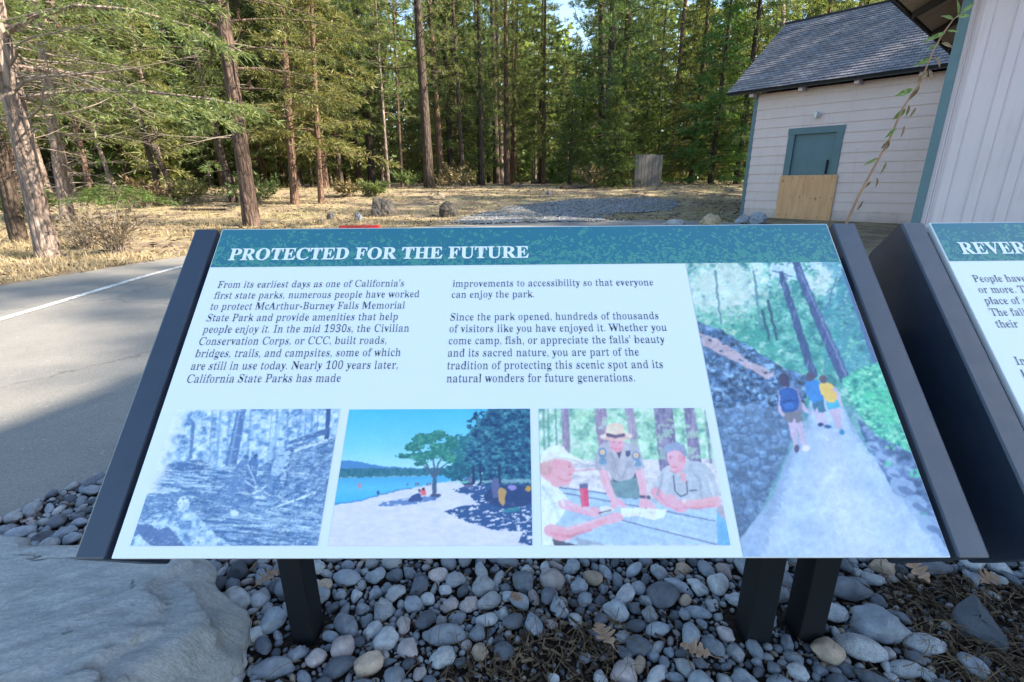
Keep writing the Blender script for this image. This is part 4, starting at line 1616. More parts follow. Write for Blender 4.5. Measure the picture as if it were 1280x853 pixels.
for lo, hi in ((0, 2), (3, 9)):
    lettering('paragraph_lettering', [(t, -0.1335, 0.4685 - LH * i, TS, None) for i, t in enumerate(right) if t and lo <= i < hi], M_text, PANEL, 0.0009, THIN, XS)
lettering('title_lettering', [('REVERE', -PW / 2 + 0.0325, 0.5345, 0.0405, 0.151)], M_title, PANEL2, 0.0014, 0.012)
l2 = ['People have', 'or more. The', 'place of a', 'The falls', 'their', None, None, 'In the', 'by']
for lo, hi in ((0, 5), (7, 9)):
    lettering('paragraph_lettering', [(t, -PW / 2 + 0.029, 0.4705 - LH * i, TS, None) for i, t in enumerate(l2) if t and lo <= i < hi], M_text, PANEL2, 0.0009, THIN, XS)

for cv, x0, x1, y0, y1, lab in ((paint_workers(), -0.5865, -0.308, 0.0172, 0.2285, 'blue-toned old photograph of men digging a trail'), (paint_beach(), -0.2925, 0.0085, 0.0170, 0.2270, 'colour photograph of a lake beach with trees'),
                                (paint_ranger(), 0.0228, 0.2972, 0.0168, 0.2268, 'colour photograph of three men at a picnic table'), (paint_trail(), 0.3130, PW / 2 - 0.0015, 0.0015, 0.5184, 'tall photograph of hikers on a pale trail beside rocks')):
    o = cv.mesh('printed_photograph', x1 - x0, y1 - y0, PANEL, (x0, y0, 0.0008), M_ink)
    o['label'] = lab
# ------------------------------------------------------------------ stones
STONE = {'blue-grey': stone_mat('stone_blue_grey', (0.265, 0.285, 0.315), 0.25), 'dark slate': stone_mat('stone_dark_slate', (0.12, 0.13, 0.15), 0.2), 'pale grey': stone_mat('stone_pale_grey', (0.42, 0.42, 0.42), 0.3),
         'tan': stone_mat('stone_tan', (0.50, 0.375, 0.275), 0.3), 'pinkish': stone_mat('stone_pinkish', (0.45, 0.38, 0.36), 0.4), 'speckled grey': stone_mat('stone_speckled', (0.42, 0.42, 0.43), 0.9)}


def ico(sub):
    import bmesh
    bm = bmesh.new()
    bmesh.ops.create_icosphere(bm, subdivisions=sub, radius=1)
    V = np.array([v.co[:] for v in bm.verts])
    T = np.array([[v.index for v in f.verts] for f in bm.faces])
    bm.free()
    return V, T


ICO3, ICO4, ICO5, ICO2 = ico(3), ico(4), ico(5), ico(2)


def rock_verts(V, seed, rough=0.18, fr=1.2, detail=3, flat=0.0, cuts=0):
    rg = np.random.default_rng(seed)
    off = Vector(rg.uniform(-50, 50, 3))
    out = V.copy()
    for _ in range(cuts):                        # planar facets
        n = rg.normal(size=3)
        n /= np.linalg.norm(n)
        d = rg.uniform(0.55, 0.85)
        s = out @ n
        m = s > d
        out[m] -= ((s[m] - d) * 0.85)[:, None] * n
    for i, v in enumerate(out):
        p = Vector(v)
        out[i] = v * (1 + rough * mnoise.fractal(p * fr + off, 0.9, 2.1, detail))
    return out


def stone_mesh(name, seed, kind):
    rg = np.random.default_rng(seed)
    V, T = ICO3
    if kind == 'smooth':
        v = rock_verts(V, seed, 0.22, 1.0, 4, cuts=2)
        s = (1, rg.uniform(.72, .95), rg.uniform(.55, .75))
    elif kind == 'oblong':
        v = rock_verts(V, seed, 0.20, 1.0, 4, cuts=2)
        s = (1.25, rg.uniform(.55, .7), rg.uniform(.5, .62))
    else:
        v = rock_verts(V, seed, 0.30, 1.5, 5, cuts=9)
        s = (1.05, rg.uniform(.7, .95), rg.uniform(.5, .7))
    v = v * s
    mb = MB()
    mb.mesh(v, tris=T)
    me = mb.data(name, STONE['blue-grey'], smooth=True)
    return me


STONES = {k: [stone_mesh('cobble', 100 * i + j, k) for j in range(n)] for i, (k, n) in enumerate((('smooth', 7), ('oblong', 5), ('angular', 5)))}


def put_stone(me, mat, loc, scale, rot, label, group, name='cobble'):
    o = bpy.data.objects.new(name, me)
    COL.objects.link(o)
    o.location = loc
    o.rotation_euler = rot
    o.scale = scale if not np.isscalar(scale) else (scale,) * 3
    o.material_slots[0].link = 'OBJECT'
    o.material_slots[0].material = mat
    return tag(o, label, 'stone', group)


# --- the big flat boulder in the lower left corner
bd = [(-3.0, 0.30), (-2.9, 0.95), (-2.1, 1.14), (-1.5, 1.13), (-0.97, 1.10), (-0.80, 1.03), (-0.72, 0.92), (-0.695, 0.80), (-0.76, 0.66), (-0.86, 0.45), (-1.0, 0.15), (-1.8, -0.15), (-2.6, -0.1)]
outl = spline(bd, 24)
cx_, cy_ = -1.7, 0.5
rings = 120
V, Q = [], []
n = len(outl)
for k in range(rings + 1):
    t = k / rings                                   # 0 centre top .. 1 ground edge
    if t < 0.86:
        rr, zz = t / 0.86 * 0.93, 0.0
    else:
        a = (t - 0.86) / 0.14
        rr, zz = 0.93 + 0.12 * math.sin(a * math.pi / 2), -(1 - math.cos(a * math.pi / 2))
    for i in range(n):
        x = cx_ + (outl[i][0] - cx_) * rr
        y = cy_ + (outl[i][1] - cy_) * rr
        top = 0.195 + 0.03 * (x + 1.0) * -1 * 0.4 + 0.10 * (1 - rr) * 0.4
        z = top + zz * (top + 0.05)
        p = Vector((x, y, z))
        z += 0.010 * mnoise.fractal(p * 2.0 + Vector((3, 1, 7)), 0.9, 2, 4) * (1 if t < .9 else .6)
        gx_, gy_ = x * .82 + y * .57, -x * .57 + y * .82        # grain runs up to the right
        z += 0.007 * mnoise.fractal(Vector((gx_ * 7, gy_ * 24, 2.0)), 0.7, 2.1, 5)
        z -= 0.010 * max(0.0, mnoise.noise(Vector((gx_ * 5, gy_ * 16, 8.0))) - .33) * 3
        led = (x + .81) * .9 + (y - .75) * .25 + .10 * mnoise.fractal(Vector((x * 6, y * 6, 4)), .8, 2, 4)
        z -= 0.022 * min(1, max(0, led / .03)) * (1 if t < .97 else 0)
        if t >= 0.80:
            g = 0.05 * mnoise.fractal(Vector((x * 5, y * 5, z * 7)) + Vector((9, 4, 2)), 0.8, 2, 4)
            x += g * 0.8
            y += g * 0.6
        V.append((x, y, z))
for k in range(rings):
    for i in range(n):
        Q.append([k * n + i, k * n + (i + 1) % n, (k + 1) * n + (i + 1) % n, (k + 1) * n + i])


def boulder_mat():
    m = NT('boulder_granite')
    v = m.coord('Object', (1, 2.2, 1), (0, 0, 0.5))
    v0 = m.coord('Object')
    v = m.coord('Object', (1, 3.2, 1), (0, 0, -0.6))
    f = m.noise(v, 8, 9, 0.78)
    g = m.noise(v0, 2.6, 6, 0.7)
    c = m.ramp(f, [(0.28, (0.40, 0.40, 0.385)), (0.5, (0.54, 0.535, 0.52)), (0.74, (0.67, 0.66, 0.64))])
    c = m.mix(0.75, c, m.ramp(g, [(0.3, (0.80, 0.81, 0.81)), (0.7, (1.08, 1.06, 1.03))]), 'MULTIPLY')
    li = m.ramp(m.noise(v0, 7, 6, 0.75), [(0.60, (0, 0, 0)), (0.66, (1, 1, 1))])
    c = m.mix(m.math('MULTIPLY', li, 0.35), c, (0.60, 0.61, 0.55))
    pit = m.ramp(m.noise(m.coord('Object', (1, 1.8, 1)), 10, 3, 0.5), [(0.70, (0, 0, 0)), (0.75, (1, 1, 1))])
    c = m.mix(m.math('MULTIPLY', pit, 0.55), c, (0.10, 0.09, 0.085))
    sp = m.ramp(m.noise(v0, 130, 3, 0.7), [(0.4, (0.7, 0.7, 0.7)), (0.6, (1.1, 1.1, 1.1))])
    c = m.mix(0.5, c, sp, 'MULTIPLY')
    m.color(c)
    m.rough(0.7, 0.3)
    m.bump(m.math('SUBTRACT', f, m.math('MULTIPLY', pit, 0.5)), 0.9, 0.03)
    return m.m


mb = MB()
mb.mesh(V, Q)
bo = mb.build('flat_boulder', boulder_mat(), smooth=True)
tag(bo, 'broad flat-topped pale boulder beside the left foot of the panel', 'boulder')


def in_poly(x, y, P):
    ins = False
    for i in range(len(P)):
        (x1, y1), (x2, y2) = P[i], P[(i + 1) % len(P)]
        if (y1 > y) != (y2 > y) and x < (x2 - x1) * (y - y1) / (y2 - y1) + x1:
            ins = not ins
    return ins


BOULDER = [(cx_ + (x - cx_) * 1.03, cy_ + (y - cy_) * 1.03) for x, y in outl]
BED = [tuple(p) for p in spline(bed_pts, 5)]

# --- cobbles told apart by the photo: (px, py, half width px, material, kind, aspect, label)
rng = np.random.default_rng(21)
placed = []            # x, y, r
special = [
    (1025, 822, 25, 'tan', 'smooth', .9, 'round tan cobble at the foot of the right-hand posts'),
    (1050, 748, 30, 'dark slate', 'oblong', .7, 'dark flat oval cobble just right of the rightmost post'),
    (1088, 796, 36, 'blue-grey', 'angular', .6, 'wide flat blue-grey stone at the edge of the bark mulch'),
    (1068, 822, 29, 'speckled grey', 'oblong', .75, 'coarsely speckled grey cobble right of the round tan cobble'),
    (1030, 775, 22, 'speckled grey', 'oblong', .8, 'pale speckled oblong cobble behind the round tan cobble'),
    (683, 726, 20, 'pinkish', 'smooth', .95, 'large round pinkish cobble under the middle of the panel'),
    (822, 750, 24, 'dark slate', 'smooth', .95, 'big dark rounded cobble between the middle and the right posts'),
    (597, 733, 18, 'pale grey', 'smooth', 1.0, 'round pale grey cobble under the beach picture'),
    (282, 824, 22, 'pale grey', 'smooth', 1.0, 'large egg-shaped pale cobble against the flat boulder'),
    (550, 794, 25, 'blue-grey', 'oblong', .7, 'long blue-grey cobble near the lower edge, below the beach picture'),
    (398, 727, 14, 'tan', 'smooth', .9, 'small cream-tan cobble right of the left post'),
    (428, 720, 19, 'blue-grey', 'oblong', .7, 'tilted blue-grey cobble touching the cream-tan cobble'),
    (475, 796, 19, 'pale grey', 'smooth', 1.0, 'round blue-white cobble halfway along the lower edge'),
    (503, 808, 18, 'pinkish', 'smooth', .9, 'pinkish round cobble beside the round blue-white cobble'),
    (308, 788, 20, 'pale grey', 'angular', .7, 'pale flat-faced cobble leaning near the flat boulder'),
    (622, 814, 17, 'dark slate', 'smooth', .9, 'dark cobble at the left rim of the middle mulch patch'),
    (563, 724, 16, 'speckled grey', 'smooth', .9, 'grey speckled round cobble under the right edge of the beach picture'),
    (790, 812, 20, 'dark slate', 'angular', .8, 'dark faceted cobble beside the oak leaf'),
    (1150, 818, 24, 'speckled grey', 'oblong', .5, 'long pale speckled cobble at the lower rim of the bark mulch'),
    (1160, 722, 22, 'dark slate', 'oblong', .6, 'dark wedge-like cobble behind the bark mulch'),
    (1098, 718, 18, 'tan', 'angular', .7, 'brownish rough cobble near the corner of the right rail'),
    (772, 842, 22, 'pinkish', 'angular', .9, 'pinkish-brown cobble at the lower edge under the ranger picture'),
    (865, 770, 16, 'blue-grey', 'oblong', .8, 'blue-grey oval cobble left of the paired posts'),
    (20, 655, 17, 'blue-grey', 'oblong', .6, 'tall blue-grey cobble at the edge of the asphalt on the left'),
]


def rest_angle():
    return (rng.uniform(-.35, .35), rng.uniform(-.35, .35), rng.uniform(0, 6.28))


for px, py, hw, mt, kd, asp, lab in special:
    x, y, z = gr(px, py, 0.025)
    d = float(np.dot(np.array([x, y, .03 - H]), _f))
    r = hw / FPX * d * .82
    me = STONES[kd][int(rng.integers(len(STONES[kd])))]
    put_stone(me, STONE[mt], (x, y, 0.012 + r * 0.45), (r, r * (0.9 + 0.2 * asp), r * 0.95), (rng.uniform(-.15, .15), rng.uniform(-.15, .15), rng.uniform(-.5, .5)), lab, 'cobbles in the bed')
    placed.append((x, y, r * 0.86))

# the triangular slate, a thin slab
tp = [gr(px, py, .03)[:2] for px, py in ((1180, 784), (1190, 774), (1206, 767), (1222, 785), (1250, 819), (1247, 826), (1225, 817), (1192, 801))]
tc = np.mean(tp, axis=0)
tpo = spline([(x - tc[0], y - tc[1]) for x, y in tp], 3)
vs, qs, nn_ = [], [], len(tpo)
sl_rg = np.random.default_rng(6)
for f_, zz_ in ((.90, 0.0), (1.0, .010), (1.0, .026), (.93, .036), (.5, .040), (.04, .041)):
    for x, y in tpo:
        j = mnoise.noise(Vector((x * 30, y * 30, zz_ * 60))) * .004
        vs.append((x * f_ + j, y * f_ + j, zz_ + y * .12 + j * .8))
for k in range(5):
    for i in range(nn_):
        qs.append([k * nn_ + i, k * nn_ + (i + 1) % nn_, (k + 1) * nn_ + (i + 1) % nn_, (k + 1) * nn_ + i])
mb = MB()
mb.mesh(vs, qs)
ob = mb.build('slate', STONE['dark slate'])
ob.location = (tc[0], tc[1], .02)
tag(ob, 'large triangular slate slab lying on the bark mulch', 'stone', 'cobbles in the bed')
placed.append((tc[0], tc[1], .055))

# --- packing of the rest
MULCH = [[gr(*q)[:2] for q in ((1100, 742), (1180, 738), (1300, 762), (1340, 830), (1300, 880), (1180, 870), (1130, 800), (1085, 765))],
         [gr(*q)[:2] for q in ((640, 800), (700, 785), (765, 800), (760, 850), (740, 900), (600, 900), (540, 850))],
         [gr(*q)[:2] for q in ((1150, 840), (1300, 830), (1300, 900), (1180, 900))]]
grid = {}


def gkey(x, y):
    return int(math.floor(x / 0.12)), int(math.floor(y / 0.12))


def gadd(x, y, r):
    grid.setdefault(gkey(x, y), []).append((x, y, r))


def clash(x, y, r, k=0.86):
    a, b = gkey(x, y)
    for i in (a - 1, a, a + 1):
        for j in (b - 1, b, b + 1):
            for X, Y, R in grid.get((i, j), ()):
                if (X - x) ** 2 + (Y - y) ** 2 < (k * (R + r)) ** 2:
                    return True
    return False


for p in placed:
    gadd(*p)
for xa, xb in ((-0.572, -0.518), (0.542, 0.602), (0.672, 0.732)):
    for q in np.linspace(xa, xb, 3):
        for yy in (0.93, 0.965, 0.99):
            gadd(q + 0.018, yy, 0.018)


def in_poly_v(x, y, P):
    ins = np.zeros(len(x), bool)
    for i in range(len(P)):
        (x1, y1), (x2, y2) = P[i], P[(i + 1) % len(P)]
        if y1 != y2:
            ins ^= ((y1 > y) != (y2 > y)) & (x < (x2 - x1) * (y - y1) / (y2 - y1) + x1)
    return ins


extra = []
for rad, tries in ((0.033, 500), (0.0275, 2600), (0.022, 8000), (0.0175, 18000), (0.0135, 28000), (0.0100, 40000), (0.0072, 60000), (0.0052, 50000)):
    near = rad < .009
    xs = rng.uniform(-2.1 if not near else -1.95, 2.9 if not near else 1.9, tries)
    ys = rng.uniform(0.35 if not near else .74, 2.75 if not near else 1.9, tries)
    rs = rad * rng.uniform(0.88, 1.14, tries)
    ok = in_poly_v(xs, ys, BED) & ~in_poly_v(xs, ys, BOULDER)
    mul = np.zeros(tries, bool)
    for m_ in MULCH:
        mul |= in_poly_v(xs, ys, m_)
    ok &= ~mul | (rng.random(tries) < (0.012 if rad > .012 else .05))
    for x, y, r in zip(xs[ok], ys[ok], rs[ok]):
        if clash(x, y, r):
            continue
        gadd(x, y, r)
        extra.append((float(x), float(y), float(r)))


def seen(x, y, r):
    px, py = proj((x, y, 0.03))
    if not (-12 < px < 1292 and 0 < py < 866):
        return False
    if py > 703:
        return True
    # left of the panel
    edge = 86 + (688 - py) * 0.394
    return px < edge + 4


cols = list(STONE)
wts = np.array([0.36, 0.24, 0.16, 0.03, 0.09, 0.12])
wts /= wts.sum()
vis = [e for e in extra if seen(*e)]
vis.sort(key=lambda e: -e[2] / math.hypot(e[0], e[1], H))
N_IND = 299 - len(special)
ind, rest = vis[:N_IND], vis[N_IND:]
rest_ids = set(id(e) for e in rest)
hidden = [e for e in extra if not seen(*e)]


def where(x, y):
    px, py = proj((x, y, 0.03))
    if py < 703 and px < 240:
        row = 'behind the boulder'
        return row + (' beside the asphalt' if py < 640 else ' near the left rail' if px > 60 else ' at the left edge')
    if px < 350:
        s = 'between flat boulder and left post'
    elif px < 500:
        s = 'right of the left post'
    elif px < 640:
        s = 'under the beach picture'
    elif px < 780:
        s = 'under the ranger picture'
    elif px < 915:
        s = 'left of the paired posts'
    elif px < 1040:
        s = 'around the paired posts'
    elif px < 1160:
        s = 'right of the paired posts'
    else:
        s = 'by the mulch, right edge'
    if py < 738:
        return s + ', tucked close under the panel'
    return s + (', in the middle row' if py < 795 else ', low in the photo')


for x, y, r in ind:
    kd = ('smooth', 'oblong', 'angular')[int(rng.choice(3, p=[.42, .26, .32]))]
    cn = cols[int(rng.choice(6, p=wts))]
    me = STONES[kd][int(rng.integers(len(STONES[kd])))]
    sz = 'large' if r > 0.024 else 'medium' if r > 0.0165 else 'small'
    put_stone(me, STONE[cn], (x, y, 0.012 + r * rng.uniform(.35, .75)), (r * 1.08, r * 1.08, r * rng.uniform(.95, 1.2)), rest_angle(),
              f"{sz} {kd if kd != 'smooth' else 'rounded'} {cn} cobble {where(x, y)}".replace(' in the middle row', ' middle row').replace(' tucked close under the panel', ' by the panel'), 'cobbles in the bed')
# everything smaller or out of sight: one mass of pebbles
mb = MB()
V2, T2 = ICO2
lows = {k: [rock_verts(V2, 900 + 10 * i + j, .15, .9, 2) * s for j in range(4)] for i, (k, s) in enumerate((('a', (1, .85, .65)), ('b', (1.25, .65, .55))))}
for x, y, r in rest + hidden:
    v = lows['ab'[int(rng.random() < .35)]][int(rng.integers(4))]
    Rm = np.array(Euler(rest_angle()).to_matrix())
    v = (v * r * 1.06) @ Rm.T + (x, y, 0.012 + r * rng.uniform(.3, .7))
    mb.mesh(v, tris=T2, mat=int(rng.choice(6, p=wts)))
tag(mb.build('pebbles', list(STONE.values()), smooth=True), kind='stuff')

# --- bark mulch: chips, twigs and needles on the soil
M_chip = simple('bark_chip', (0.075, 0.05, 0.036), 0.9, 0.15, 0.6, 25)
M_straw = simple('dry_stalk', (0.17, 0.115, 0.07), 0.8, 0.2, 0.5, 9)
mb = MB()
mb2 = MB()
cnt = 0
while cnt < 5200:
    x, y = rng.uniform(-1.9, 2.6), rng.uniform(0.5, 2.4)
    im = any(in_poly(x, y, m) for m in MULCH)
    if not in_poly(x, y, BED) or (not im and rng.random() > .10):
        continue
    cnt += 1
    L, w_ = rng.uniform(.010, .035), rng.uniform(.002, .006)
    a = rng.uniform(0, 6.28)
    z = 0.014 + rng.uniform(0, .018)
    M = Matrix.Translation((x, y, z)) @ Euler((rng.uniform(-.5, .5), rng.uniform(-.5, .5), a)).to_matrix().to_4x4()
    mb.box(-L / 2, L / 2, -w_ / 2, w_ / 2, -.0015, .0015, M=M, mat=0 if rng.random() < .7 else 1)
for k in range(620):
    if k < 540:
        poly = MULCH[int(rng.integers(3))]
        c_ = np.mean(poly, axis=0)
        x, y = c_[0] + rng.normal() * .14, c_[1] + rng.normal() * .11
    else:
        x, y = rng.uniform(-.9, 1.7), rng.uniform(.8, 1.35)
    if in_poly(x, y, BOULDER):
        continue
    L = rng.uniform(.03, .13)
    a, cv = rng.uniform(0, 6.28), rng.normal() * .9
    pts = []
    for t in np.linspace(0, 1, 7):
        pts.append((x + L * (t - .5) * math.cos(a + cv * t), y + L * (t - .5) * math.sin(a + cv * t), 0.03 + .022 * math.sin(t * 3.1 + k) + (0.02 if k >= 540 else 0)))
    mb2.tube(pts, rng.uniform(.0004, .0010), 4, mat=0)
tag(mb.build('bark_mulch', [M_chip, M_straw]), kind='stuff')
tag(mb2.build('pine_needle_litter', M_straw), kind='stuff')

# --- fallen oak leaves on the stones
M_oak = leaf_mat('dry_oak_leaf', (0.30, 0.165, 0.10), (0.52, 0.345, 0.235), 0.2, 0.0)


def oak_leaf(px, py, size, rz, label, lift=0.05, seed=0):
    rg = np.random.default_rng(seed)
    out = []
    lobes = [(0.0, 0.02), (0.10, 0.05), (0.18, 0.20), (0.25, 0.19), (0.28, 0.08), (0.37, 0.29), (0.45, 0.30), (0.49, 0.12), (0.58, 0.33), (0.66, 0.30), (0.70, 0.13), (0.78, 0.22), (0.85, 0.18), (0.88, 0.10), (0.95, 0.08), (1.0, 0.01)]
    mbl = MB()
    L = [tuple(p) for p in spline([(a, b * rg.uniform(.75, 1.1)) for a, b in lobes], 4, closed=False)]
    R = [tuple(p) for p in spline([(a, -b * rg.uniform(.75, 1.1)) for a, b in lobes], 4, closed=False)]
    f = lambda a, b: (a - .5, b + .04 * math.sin(3 * a), .10 * math.sin(a * 2.6) + .5 * b * b + .04 * math.sin(9 * a + 7 * b))
    for (a1, b1), (a2, b2) in zip(L[:-1], L[1:]):
        mbl.quads([[f(a1, 0), f(a2, 0), f(a2, b2), f(a1, b1)]])
    for (a1, b1), (a2, b2) in zip(R[:-1], R[1:]):
        mbl.quads([[f(a2, 0), f(a1, 0), f(a1, b1), f(a2, b2)]])
    mbl.tube([(-.78, .03, .05), (-.5, 0, 0), (0, 0, .09), (.48, 0, .05)], (.018, .008), 4) if False else mbl.tube([(-.75, .03, .06), (-.5, .0, .004), (0., .04, .10)], [.012, .012, .006], 4)
    o = mbl.build('oak_leaf', M_oak)
    x, y, z = gr(px, py, lift)
    o.location = (x, y, lift + .012)
    o.rotation_euler = (rg.uniform(-.3, .3), rg.uniform(-.3, .3), rz)
    o.scale = (size,) * 3
    return tag(o, label, 'leaf', 'fallen oak leaves')


oak_leaf(862, 824, .075, 2.6, 'dry tan oak leaf lying left of the paired posts, low in the photo', .045, 1)
oak_leaf(748, 802, .085, 1.9, 'pale upright oak leaf by the middle mulch patch', .05, 2)
oak_leaf(1135, 727, .085, -1.3, 'lobed tan oak leaf just behind the bark mulch, under the right rail', .05, 3)
oak_leaf(1228, 742, .07, .3, 'greyish oak leaf behind the triangular slate', .03, 4)
oak_leaf(330, 722, .07, .8, 'narrow tan oak leaf curled beside the left post', .05, 5)
oak_leaf(640, 752, .05, 2.2, 'small brown oak leaf between stones under the beach picture', .04, 6)

# --- boulders and rocks further off
M_rock_brown = stone_mat('basalt_brown', (0.085, 0.072, 0.062), 0.7)
M_rock_tan = stone_mat('rock_tan', (0.40, 0.30, 0.19), 0.4)


def far_rock(px, py, wpx, hpx, mat, seed, label, group='rocks along the drive', cuts=2, Y=None):
    x, y, z = gr(px, py)
    s = math.hypot(x, y) / 640.0 * 0.97
    V, T = ICO5
    v = rock_verts(V, seed, .34, 1.2, 7, cuts=cuts)
    v[:, 2] = np.maximum(v[:, 2], -.35)
    ext = np.abs(v[:, :2]).max()
    v = v * (wpx / 2 * s / ext, wpx / 2 * s * .85 / ext, hpx * s / (v[:, 2].max() + .3))
    mb = MB()
    mb.mesh(v, tris=T)
    o = mb.build('boulder', mat, smooth=True)
    o.location = (x, y + wpx / 2 * s * .6, z + 0.27 * hpx * s / 1.3)
    return tag(o, label, 'rock', group)


far_rock(480, 268, 36, 24, M_rock_brown, 31, 'big dark brown boulder with a hollow beside the grass verge')
far_rock(563, 270, 28, 20, M_rock_brown, 32, 'dark pointed boulder on the grass in front of the gravel')
far_rock(551, 248, 19, 9, M_rock_tan, 33, 'low tan rock behind the pointed boulder')
far_rock(416, 270, 12, 9, M_rock_brown, 34, 'small dark rock left of the big boulder')
far_rock(450, 272, 12, 10, STONE['dark slate'], 35, 'small pale grey rock next to the big boulder')
far_rock(403, 274, 9, 5, M_rock_brown, 36, 'flat little dark rock lying in the verge')
far_rock(848, 290, 30, 11, STONE['pale grey'], 37, 'pale rounded rock at the drive edge, left of the orange-tan rock')
far_rock(895, 290, 30, 17, M_rock_tan, 38, 'orange-tan rock in front of the shed corner')
far_rock(934, 286, 20, 11, STONE['blue-grey'], 39, 'grey rock at the foot of the shed corner, left of two')
far_rock(955, 287, 26, 14, STONE['blue-grey'], 40, 'rounded grey rock at the foot of the shed wall beside the plywood')
far_rock(690, 246, 8, 5, STONE['dark slate'], 41, 'small grey stone on the far side of the gravel')

# red-painted wheel stop at the far side of the asphalt
x, y, z = gr(453, 284)
ws = empty('wheel_stop', (x, y, 0.004), math.radians(3))
tag(ws, 'low red-painted kerb stop on the far edge of the asphalt', 'kerb stop')
mb = MB()
s_ = y / 640
L = 50 * s_
mb.prism([(-.08, 0), (.08, 0), (.06, .11), (-.06, .11)], -L / 2, L / 2, lambda a, b, t: (t, a, b))
mb.build('stop_block', M_red_paint, ws, bevel=.008)
for xx in (-L * .33, L * .33):
    mb = MB()
    mb.tube([(xx, 0, .10), (xx, 0, .122)], .016, 8)
    mb.build('anchor_pin', M_conc, ws)
# ------------------------------------------------------------------ trees
def unit(a):
    return a / (np.linalg.norm(a, axis=-1, keepdims=True) + 1e-9)


def leaflets(mb, P, D, l, w, rg, mat=0):
    n = len(P)
    S = unit(np.cross(D, rg.normal(size=(n, 3)))) * (w / 2)[:, None]
    mid = P + D * (l * 0.45)[:, None]
    mb.quads(np.stack([P, mid + S, P + D * l[:, None], mid - S], 1), mat)


def curve_pts(p0, az, el0, el1, L, n=7, wob=0.0, rg=None):
    pts = [np.array(p0, float)]
    for k in range(n - 1):
        t = k / (n - 2)
        el = el0 + (el1 - el0) * t
        a = az + (rg.normal() * wob if rg is not None else 0)
        pts.append(pts[-1] + L / (n - 1) * np.array([math.cos(a) * math.cos(el), math.sin(a) * math.cos(el), math.sin(el)]))
    return np.array(pts)


def along(pts, t):
    f = np.clip(t, 0, 1) * (len(pts) - 1)
    i = np.minimum(f.astype(int), len(pts) - 2)
    fr = (f - i)[:, None]
    return pts[i] * (1 - fr) + pts[i + 1] * fr, unit(pts[i + 1] - pts[i])


def foliage(mb, pts, L, style, rg, ls, dens, mat=0):
    """leaves along one branch"""
    if style == 'pine':
        nt = max(3, int(L * 5.0 * dens))
        t = rg.uniform(.35, 1.02, nt)
        P, T = along(pts, t)
        off = rg.normal(size=(nt, 3)) * (0.10 + 0.16 * L * .5)
        off[:, 2] = off[:, 2] * .6 + .05
        C = P + off
        k = 17
        D = unit(rg.normal(size=(nt, k, 3)) + T[:, None, :] * .7 + np.array([0, 0, .5]))
        Pk = np.repeat(C[:, None, :], k, 1).reshape(-1, 3)
        D = D.reshape(-1, 3)
        n = len(D)
        leaflets(mb, Pk, D, ls * rg.uniform(.8, 1.35, n), ls * rg.uniform(.085, .15, n), rg, mat)
    else:
        nt = max(4, int(L * 8.5 * dens))
        t = rg.uniform(.16, 1.0, nt)
        P, T = along(pts, t)
        sgn = rg.choice([-1, 1], nt)
        sideb = unit(np.cross(T, np.array([0, 0, 1.0])))
        tw = unit(T * rg.uniform(.5, 1.1, nt)[:, None] + sideb * (sgn * rg.uniform(.5, 1.0, nt))[:, None] + np.array([0, 0, -1.0]) * rg.uniform(-.15, .45, nt)[:, None])
        tl = (0.22 + .34 * L * (1.05 - t)) * rg.uniform(.6, 1.1, nt)
        k = 10
        q = np.linspace(.06, 1, k)
        Pk = P[:, None, :] + tw[:, None, :] * (tl[:, None] * q)[..., None]
        Pk[..., 2] -= .25 * (tl[:, None] * q) ** 2
        D = unit(tw[:, None, :] + rg.normal(size=(nt, k, 3)) * .55 + np.array([0, 0, -.15]))
        n = nt * k
        leaflets(mb, Pk.reshape(-1, 3), D.reshape(-1, 3), ls * rg.uniform(.7, 1.3, n), ls * rg.uniform(.13, .24, n), rg, mat)


def trunk_path(h, lean, rg, wob=.02):
    t = np.linspace(0, 1, 16)
    w = np.cumsum(rg.normal(size=(16, 2)) * wob, axis=0)
    w -= w[0]
    return np.stack([lean[0] * h * t + w[:, 0] * t, lean[1] * h * t + w[:, 1] * t, h * t], 1), t


